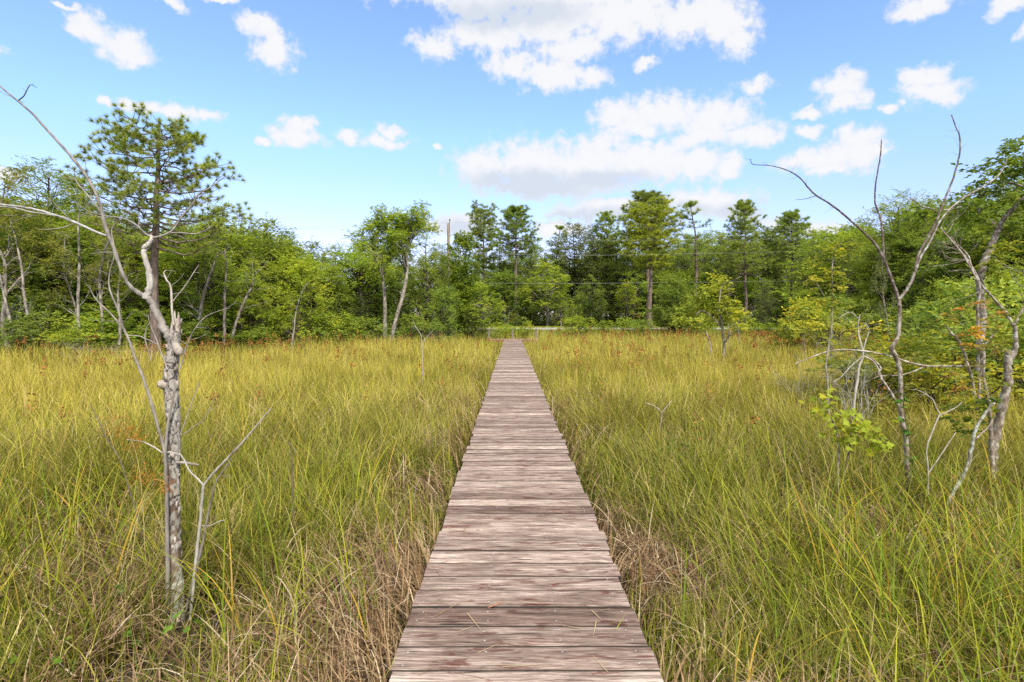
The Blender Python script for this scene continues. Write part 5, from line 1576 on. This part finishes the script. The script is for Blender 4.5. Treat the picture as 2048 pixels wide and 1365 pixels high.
# the lichen covered tree further back with its heavy crown at the top right
root, O, rng = bare_stem("lichen_limbed_tree", "tree with thick lichen covered crooked limbs and dark drooping leaf clusters at the top right",
          [([(1960, 760), (1962, 690), (1966, 640), (1962, 600), (1960, 565), (1966, 530), (1980, 500), (1992, 470), (1998, 455)], [26, 24, 22, 22, 22, 22, 21, 19, 17], {}),
           ([(1997, 460), (2005, 442), (2020, 424), (2040, 403), (2070, 380), (2120, 350)], [15, 14, 13, 12, 10], dict(tw=6, L=.5, r=.008, lvl=1)),
           ([(1996, 462), (1985, 447), (1970, 438), (1958, 428), (1953, 412), (1935, 411), (1905, 418), (1870, 424)], [13, 12, 11, 9, 8, 6, 4], dict(tw=6, L=.5, r=.007, lvl=1)),
           ([(2060, 376), (2040, 372), (2020, 366), (1995, 370)], [8, 7, 5], dict(tw=4, L=.4, r=.006, lvl=1)),
           ([(1950, 545), (1935, 525), (1918, 500), (1902, 480), (1885, 462)], [7, 6, 5, 4], dict(tw=8, L=.5, r=.006, lvl=1, col=(1.4, 1.35, 1.3))),
           ([(1944, 545), (1938, 515), (1926, 500), (1912, 488), (1904, 476)], [6, 5, 4], dict(tw=6, L=.4, r=.005, lvl=1, col=(1.4, 1.35, 1.3)))], 10.2, 56, (1960, 760), BARKL, cat="tree", wood="trunk")
crown = [(2045, 288), (2030, 310), (2055, 315), (2062, 340), (2040, 338), (2010, 335), (1995, 325), (2000, 345), (1975, 338), (1985, 360), (2020, 355), (2050, 365), (1970, 352), (2000, 380), (2030, 385), (2055, 395), (1960, 372), (1945, 392), (1975, 395), (2015, 405), (1990, 410),
         (1925, 405), (1905, 420), (1885, 415), (1960, 415), (1930, 430), (2040, 420), (2060, 430), (2010, 440), (2080, 300), (2090, 350), (2100, 400), (2085, 270), (1865, 428), (1845, 418), (1900, 445), (2045, 455), (2110, 320), (2110, 440)]
leafy(root, O, rng, crown, 10.2, 11, .11, (.17, .24, .035), .30, "foliage", dy=.9, hue=.08)
leafy(root, O, rng, [(2020, 490), (2040, 470), (2030, 520), (1990, 500), (2045, 540), (2010, 545)], 9.5, 9, .09, (.24, .28, .03), .22, "foliage", dy=.5, hue=.08)


# young maple with big lobed leaves
def lobed_leaf():
    a = [(0, 0), (.10, .18), (.42, .16), (.36, .34), (.52, .52), (.30, .54), (.22, .64), (.0, 1.0)]
    r = [(x, y) for x, y in a]; l = [(-x, y) for x, y in a[-2:0:-1]]
    return np.array(r + l)


LOBE = lobed_leaf()


def lobed(mb, rng, pos, d, nrm, size, cols):
    n = len(pos); side = norm(np.cross(d, nrm)); up = np.cross(side, d); k = len(LOBE)
    L = LOBE[None] * size[:, None, None]
    curl = -(np.abs(LOBE[:, 0]) ** 1.5)[None] * .5 + .1 * LOBE[None, :, 1] * (1 - LOBE[None, :, 1]) * 2
    V = pos[:, None] + side[:, None] * L[..., 0:1] + d[:, None] * L[..., 1:2] + up[:, None] * (curl * size[:, None])[..., None]
    c = V[:, :1] * .6 + V[:, 7:8] * .4
    V = np.concatenate([V, c], 1)
    F = np.array([(i, (i + 1) % k, k) for i in range(k)])
    F = (np.arange(n)[:, None, None] * (k + 1) + F[None]).reshape(-1, 3)
    mb.add(V.reshape(-1, 3), F, np.repeat(cols, k + 1, 0))


root, O, rng = bare_stem("maple_sapling", "young maple with big lobed lime yellow leaves standing in the right grass",
          [([(1684, 985), (1690, 940), (1698, 905), (1702, 870), (1704, 850), (1700, 830)], [7, 6.5, 6, 5, 4], dict(col=(.6, .5, .45))),
           ([(1676, 985), (1676, 930), (1678, 895), (1672, 860), (1664, 840), (1650, 815), (1635, 798)], [8, 8, 7, 6, 4, 3], dict(col=(1, .95, .9))),
           ([(1703, 862), (1720, 868), (1740, 876), (1760, 880)], [4, 3, 2], dict(col=(.7, .5, .4)))], 5.9, 57, (1684, 985), BARKL)
ctr = [(1632, 795, 20), (1648, 808, 24), (1662, 826, 26), (1640, 822, 16), (1690, 830, 26), (1705, 845, 30), (1722, 850, 26), (1690, 855, 30), (1715, 870, 28), (1745, 852, 22), (1755, 872, 24), (1735, 880, 26), (1765, 882, 16), (1680, 845, 24), (1668, 870, 20), (1700, 882, 22)]
pos = []
for (px, py, s_) in ctr:
    for q in range(11):
        pos.append(P(px + rng.normal(0, s_ * .62), py + rng.normal(0, s_ * .5), 5.85 + rng.normal(0, .14)) - O)
pos = np.array(pos); m = len(pos)
mb = MB()
dd = norm(np.stack([rng.normal(0, 1, m), rng.normal(-.4, .6, m), rng.normal(-.45, .35, m)], 1))
cols = np.array([1, 1, 1.0]) * rng.uniform(.7, 1.3, m)[:, None] * np.where(rng.random(m)[:, None] < .2, np.array([1.2, .95, .8]), 1)
lobed(mb, rng, pos, dd, norm(np.array([0, -.35, 1.0]) + rng.normal(0, .4, (m, 3))), rng.uniform(.05, .10, m), cols)
link("foliage", mb.mesh("maple_leaf_mesh", LEAF, False), root, (.29, .355, .03))

# second, smaller broadleaf weed in the same grass
root, O, rng = bare_stem("maple_seedling", "small leafy seedling low in the grass between the boardwalk and the young maple",
          [([(1352, 985), (1354, 950), (1352, 915), (1350, 890)], [3, 3, 2.5, 2], dict(col=(.6, .6, .4)))], 7.2, 58, (1352, 985))
m = 34; pos = path([(1352 + rng.normal(0, 20), 895 + rng.normal(0, 14)) for _ in range(m)], 7.2) - O; pos[:, 1] += rng.normal(0, .1, m)
mb = MB(); lobed(mb, rng, pos, rnd_dirs(rng, m, .3, -.25), norm(np.array([0, -.3, 1.0]) + rng.normal(0, .4, (m, 3))), rng.uniform(.05, .085, m), np.ones((m, 3)) * rng.uniform(.7, 1.3, m)[:, None])
link("foliage", mb.mesh("seedling_leaf_mesh", LEAF, False), root, (.16, .22, .03))

bare_stem("dead_shrub", "white leafless dead shrub in the grass behind the young maple",
          [([(1706, 830), (1710, 790), (1715, 760), (1718, 735), (1726, 712), (1722, 690), (1717, 668), (1716, 650), (1720, 630)], [8, 8, 7.5, 7, 7, 6, 5, 4, 2.5], dict(col=(1.35, 1.28, 1.2), tw=6, L=.25, r=.003, lvl=1)),
           ([(1725, 705), (1732, 680), (1738, 660), (1730, 645)], [5, 4, 3, 2], dict(col=(1.35, 1.28, 1.2), tw=3, L=.15)),
           ([(1726, 712), (1745, 722), (1756, 738), (1770, 770)], [5, 4.5, 4, 3], dict(col=(1.35, 1.28, 1.2), tw=3, L=.15)),
           ([(1724, 714), (1700, 735), (1682, 755), (1665, 765)], [4, 3.5, 2.5, 1.5], dict(col=(1.1, 1.05, 1), tw=4, L=.2)),
           ([(1720, 640), (1700, 625), (1680, 635)], [3, 2.5, 1.5], dict(col=(1.1, 1.05, 1), tw=3, L=.2))], 8.6, 59, (1706, 830), BARKD, cat="dead shrub")
bare_stem("dead_shrub", "thin grey leafless shrub left of the white one",
          [([(1658, 830), (1656, 790), (1655, 760), (1652, 730), (1656, 700), (1660, 670)], [6, 5.5, 5, 4.5, 4, 3], dict(col=(.95, .9, .88), tw=12, L=.35, r=.003, lvl=1))], 9.4, 60, (1658, 830), BARKD, cat="dead shrub")
bare_stem("dead_shrub", "small forked dead twig between the bare sapling and the leaning broken one",
          [([(1856, 990), (1856, 940), (1853, 900), (1862, 870), (1876, 836), (1880, 830)], [6, 5.5, 5, 5, 4.5], dict(col=(1.2, 1.16, 1.1))),
           ([(1880, 830), (1872, 815), (1866, 800), (1856, 792), (1845, 785), (1830, 778)], [4, 3.5, 3, 2], dict(col=(1.2, 1.16, 1.1), tw=3, L=.1)),
           ([(1880, 831), (1895, 824), (1912, 815), (1925, 804)], [4, 3, 2], dict(col=(1.1, 1.05, 1), tw=3, L=.1)),
           ([(1858, 945), (1875, 920), (1892, 895), (1912, 865)], [4, 3.5, 3, 2], dict(col=(1.2, 1.16, 1.1)))], 5.8, 61, (1856, 990), BARKD, cat="dead shrub")
bare_stem("dead_shrub", "little white dead twig in the left grass ahead of the birches",
          [([(845, 770), (845, 730), (844, 700), (842, 672), (832, 655), (826, 642)], [2.6, 2.6, 2.4, 2, 1.6, 1.2], dict(col=(1.1, 1.05, 1), tw=5, L=.25, r=.005)),
           ([(845, 690), (852, 676), (860, 668), (868, 660)], [1.6, 1.5, 1], dict(col=(1.2, 1.1, 1.05), tw=2, L=.2))], 15, 62, (845, 770), BARKD, cat="dead shrub")
bare_stem("dead_shrub", "tiny bleached forked twig in the right grass beyond the seedling",
          [([(1318, 868), (1322, 845), (1325, 822)], [3.5, 3, 2.5], dict(col=(1.3, 1.2, 1.15))), ([(1325, 826), (1308, 812), (1290, 806)], [2.5, 2, 1.5], dict(col=(1.3, 1.2, 1.15))), ([(1325, 824), (1335, 812), (1345, 800)], [2.5, 2, 1.5], dict(col=(1.3, 1.2, 1.15)))], 9, 63, (1318, 868), BARKD, cat="dead shrub")

# yellow green sapling in front of the vine mound, and the yellow tipped one
def layered_sapling(name, label, limbs, d, seed, base, leaf_px, color, size, spread, n=7, bark=BARKW, dy=.5):
    root, O, rng = bare_stem(name, label, limbs, d, seed, base, bark, wood="trunk")
    leafy(root, O, rng, leaf_px, d, n, size, color, spread, "crown", dy=dy, hue=.08)


layered_sapling("layered_sapling", "low yellow green sapling with flat leafy layers in front of the vine mound",
                [([(1445, 735), (1448, 700), (1446, 670), (1444, 645), (1438, 620), (1440, 590), (1446, 565)], [9, 8, 8, 6.5, 5.5, 4.5, 3], dict(tw=6, L=.8, r=.012, lvl=1)),
                 ([(1447, 690), (1466, 660), (1482, 640)], [5, 4, 3], {}), ([(1446, 660), (1425, 635), (1405, 622), (1390, 630)], [5, 4, 3], dict(tw=3, L=.6)),
                 ([(1424, 735), (1420, 690), (1410, 660), (1398, 645)], [5, 4.5, 4, 3], {})], 22, 71, (1445, 735),
                [(1395, 622), (1370, 632), (1385, 640), (1360, 640), (1410, 600), (1430, 605), (1450, 595), (1470, 605), (1480, 620), (1405, 580), (1425, 575), (1445, 565), (1455, 580), (1440, 556), (1475, 640), (1488, 632), (1415, 620), (1445, 620), (1462, 626), (1398, 655), (1465, 652), (1430, 640), (1378, 620), (1390, 596), (1418, 592)],
                (.34, .385, .05), .15, .42, 15)
layered_sapling("yellow_tipped_sapling", "slender pale stemmed sapling with yellowish leaf tufts left of the bare sapling",
                [([(1662, 720), (1663, 660), (1664, 600), (1664, 560), (1665, 530), (1668, 510), (1672, 490)], [6, 6, 5.5, 5, 4, 3, 2], dict(tw=8, L=.5, r=.008)),
                 ([(1648, 592), (1638, 575), (1626, 560), (1618, 552)], [4, 4, 3, 2], {})], 17.5, 72, (1662, 720),
                [(1672, 490), (1660, 496), (1684, 496), (1695, 492), (1668, 505), (1685, 508), (1655, 510), (1645, 524), (1660, 540), (1670, 545), (1655, 555), (1675, 565), (1660, 578), (1672, 572), (1618, 556), (1635, 562), (1640, 580), (1650, 600), (1630, 600), (1660, 605)],
                (.36, .38, .05), .11, .24, 9)
layered_sapling("white_stemmed_sapling", "small white stemmed sapling with thin leaves behind the dead snag's young stem",
                [([(582, 700), (588, 660), (592, 625), (602, 590), (615, 565)], [6, 5.5, 4.5, 3.5, 2.5], dict(tw=5, L=.5, r=.01))], 30, 73, (582, 700),
                [(590, 615), (600, 600), (612, 575), (585, 630), (605, 620), (620, 590), (596, 640)], (.16, .22, .03), .13, .40, 8)


for (lab, pts_, d_, sd_, lf, col_) in [
        ("pale slim trunk with thin leaves, the second from the far left dead branches", [(158, 690), (157, 600), (159, 520), (156, 450), (160, 400)], 25.5, 90, [(160, 430), (150, 460), (170, 470), (145, 500), (165, 510)], (.2, .24, .04)),
        ("pale forked trunk with bare twigs between the slim trunk and the white one", [(207, 690), (203, 620), (199, 560), (208, 510), (222, 470)], 25.8, 91, [(222, 480), (212, 500), (190, 540), (232, 490)], (.24, .27, .04)),
        ("short white trunk standing at the left grass edge", [(239, 690), (240, 640), (237, 605), (236, 580), (242, 545)], 25, 92, [(240, 560), (250, 550), (228, 575)], (.22, .27, .04)),
        ("pale leaning trunk at the left grass edge right of the dead snag", [(398, 640), (405, 600), (415, 565), (428, 530), (436, 500)], 28.6, 93, [(436, 510), (425, 530), (445, 520)], (.24, .30, .04)),
        ("thin pale upright trunk under the tall bright green tree", [(448, 690), (449, 630), (450, 580), (452, 540), (450, 500)], 29.5, 94, [(452, 520), (440, 535), (460, 530)], (.24, .30, .04)),
        ("pale slanting trunk right of the thin upright one", [(462, 690), (474, 640), (490, 600), (504, 572), (512, 540)], 30, 95, [(512, 550), (500, 560), (520, 540)], (.24, .30, .04)),
        ("leaning white lichen trunk nearest the left picture edge", [(28, 690), (20, 640), (10, 600), (2, 560), (-8, 520)], 25.2, 96, [(-5, 530), (10, 540), (5, 510)], (.2, .24, .04)),
        ("pale lichen trunk curving up beside the leaning one at the far left", [(70, 690), (58, 640), (48, 590), (44, 540), (34, 490), (20, 440)], 25.6, 97, [(20, 450), (35, 470), (10, 440), (50, 490)], (.2, .24, .04))]:
    layered_sapling("pale_sapling", lab, [(pts_, [10, 9, 8, 6, 3.5], dict(tw=10, L=1.1, r=.012, lvl=1))], d_, sd_, pts_[0], lf, col_, .13, .45, 7)


# two rust coloured sawgrass plumes close to the dead tree
def plume(label, stalk, spots, d, seed):
    rng = np.random.default_rng(seed); O = P(*stalk[0], d)
    root = thing("sawgrass_plume", label, "grass plume", tuple(O))
    mb = MB(); pp, rr = add_limb(mb, stalk, [3, 2.5, 2, 1], d, O, 5, 6, .03, rng, (.5, .40, .15))
    link("stalk", mb.mesh("plume_stalk", SEEDM), root)
    mb = MB()
    for (px, py, s_) in spots:
        c = P(px, py, d + rng.normal(0, .04)) - O
        i = int(np.argmin(np.linalg.norm(pp - c, axis=1)))
        V, F = tube(np.array([pp[i], .5 * (pp[i] + c) + rng.normal(0, .01, 3), c]), np.array([.0014, .0011, .0008]), 4); mb.add(V, F, np.array([.36, .15, .03]))
        k = 34; q = c + rng.normal(0, 1, (k, 3)) * s_ / FPX * d * .5
        for w in q[::3]:
            V, F = tube(np.array([c, w]), np.array([.0008, .0005]), 3); mb.add(V, F, np.array([.36, .15, .03]))
        V, F = leaf_quads(rng, q, rnd_dirs(rng, k), rnd_dirs(rng, k), rng.uniform(.006, .012, k), .7)
        mb.add(V, F, np.repeat(np.array([.50, .19, .03]) * rng.uniform(.6, 1.25, k)[:, None], 4, 0))
    link("sprays", mb.mesh("plume_seeds", SEEDM, False), root)


plume("rusty orange sawgrass plume arching just left of the peeling trunk, the upper of two", [(290, 1100), (285, 1000), (277, 930), (262, 880), (235, 840)], [(228, 836, 26), (245, 850, 30), (255, 865, 26), (268, 858, 24), (270, 880, 26), (262, 895, 24), (280, 880, 20), (240, 862, 20)], 4.0, 81)
plume("rusty orange sawgrass plume crossing the peeling trunk lower down, the lower of two", [(262, 1130), (275, 1040), (290, 985), (310, 960), (335, 968)], [(290, 948, 24), (305, 955, 26), (318, 962, 22), (332, 972, 20), (275, 955, 20), (340, 978, 14)], 3.8, 82)

# straw and bits of dead leaf lying on the planks
rng = np.random.default_rng(88); m = 90
y = 2.4 + rng.random(m) ** 1.6 * 16; x = np.where(rng.random(m) < .6, np.sign(rng.normal(size=m)) * rng.uniform(.38, .6, m), rng.uniform(-.55, .55, m))
u = rng.random((m, 1)); c = np.where(u < .5, np.array([.50, .40, .22]), np.where(u < .8, np.array([.30, .19, .10]), np.array([.30, .33, .06])))
V, F, Cc = ribbons(rng, x, y, np.full(m, -.004), rng.uniform(.05, .24, m), rng.uniform(.003, .006, m), rng.uniform(0, 2 * PI, m), np.full(m, 1.50), rng.normal(0, .08, m), 4, c, c, 1.0, None)
mb = MB(); mb.add(V, F, Cc)
tag(link("straw_litter", mb.mesh("straw_litter", DRYG)), "scattered bits of straw and dead blade lying on the planks", "litter", kind="stuff")

# pine needles and a green sprig on the planks
for i, (px, py, a, lab) in enumerate([(975, 1218, .5, "pair of dropped red brown pine needles on the near planks"), (1105, 1024, -.6, "single dropped pine needle on the planks further along")]):
    d = FPX * CAMZ / (py - HZ); x = X(px, d)
    mb = MB()
    for q in range(2 if i == 0 else 1):
        b = a + q * .12
        V, F = tube(np.array([(0, 0, .006), (.05 * math.cos(b), .05 * math.sin(b), .008), (.11 * math.cos(b + .1), .11 * math.sin(b + .1), .005)]), np.array([.0016, .0016, .0008]), 5); mb.add(V, F)
    o = link("pine_needle", mb.mesh("pine_needle", plain_mat("dry_needle", (.38, .16, .08), .6))); o.location = (x, d, 0)
    tag(o, lab, "pine needle")
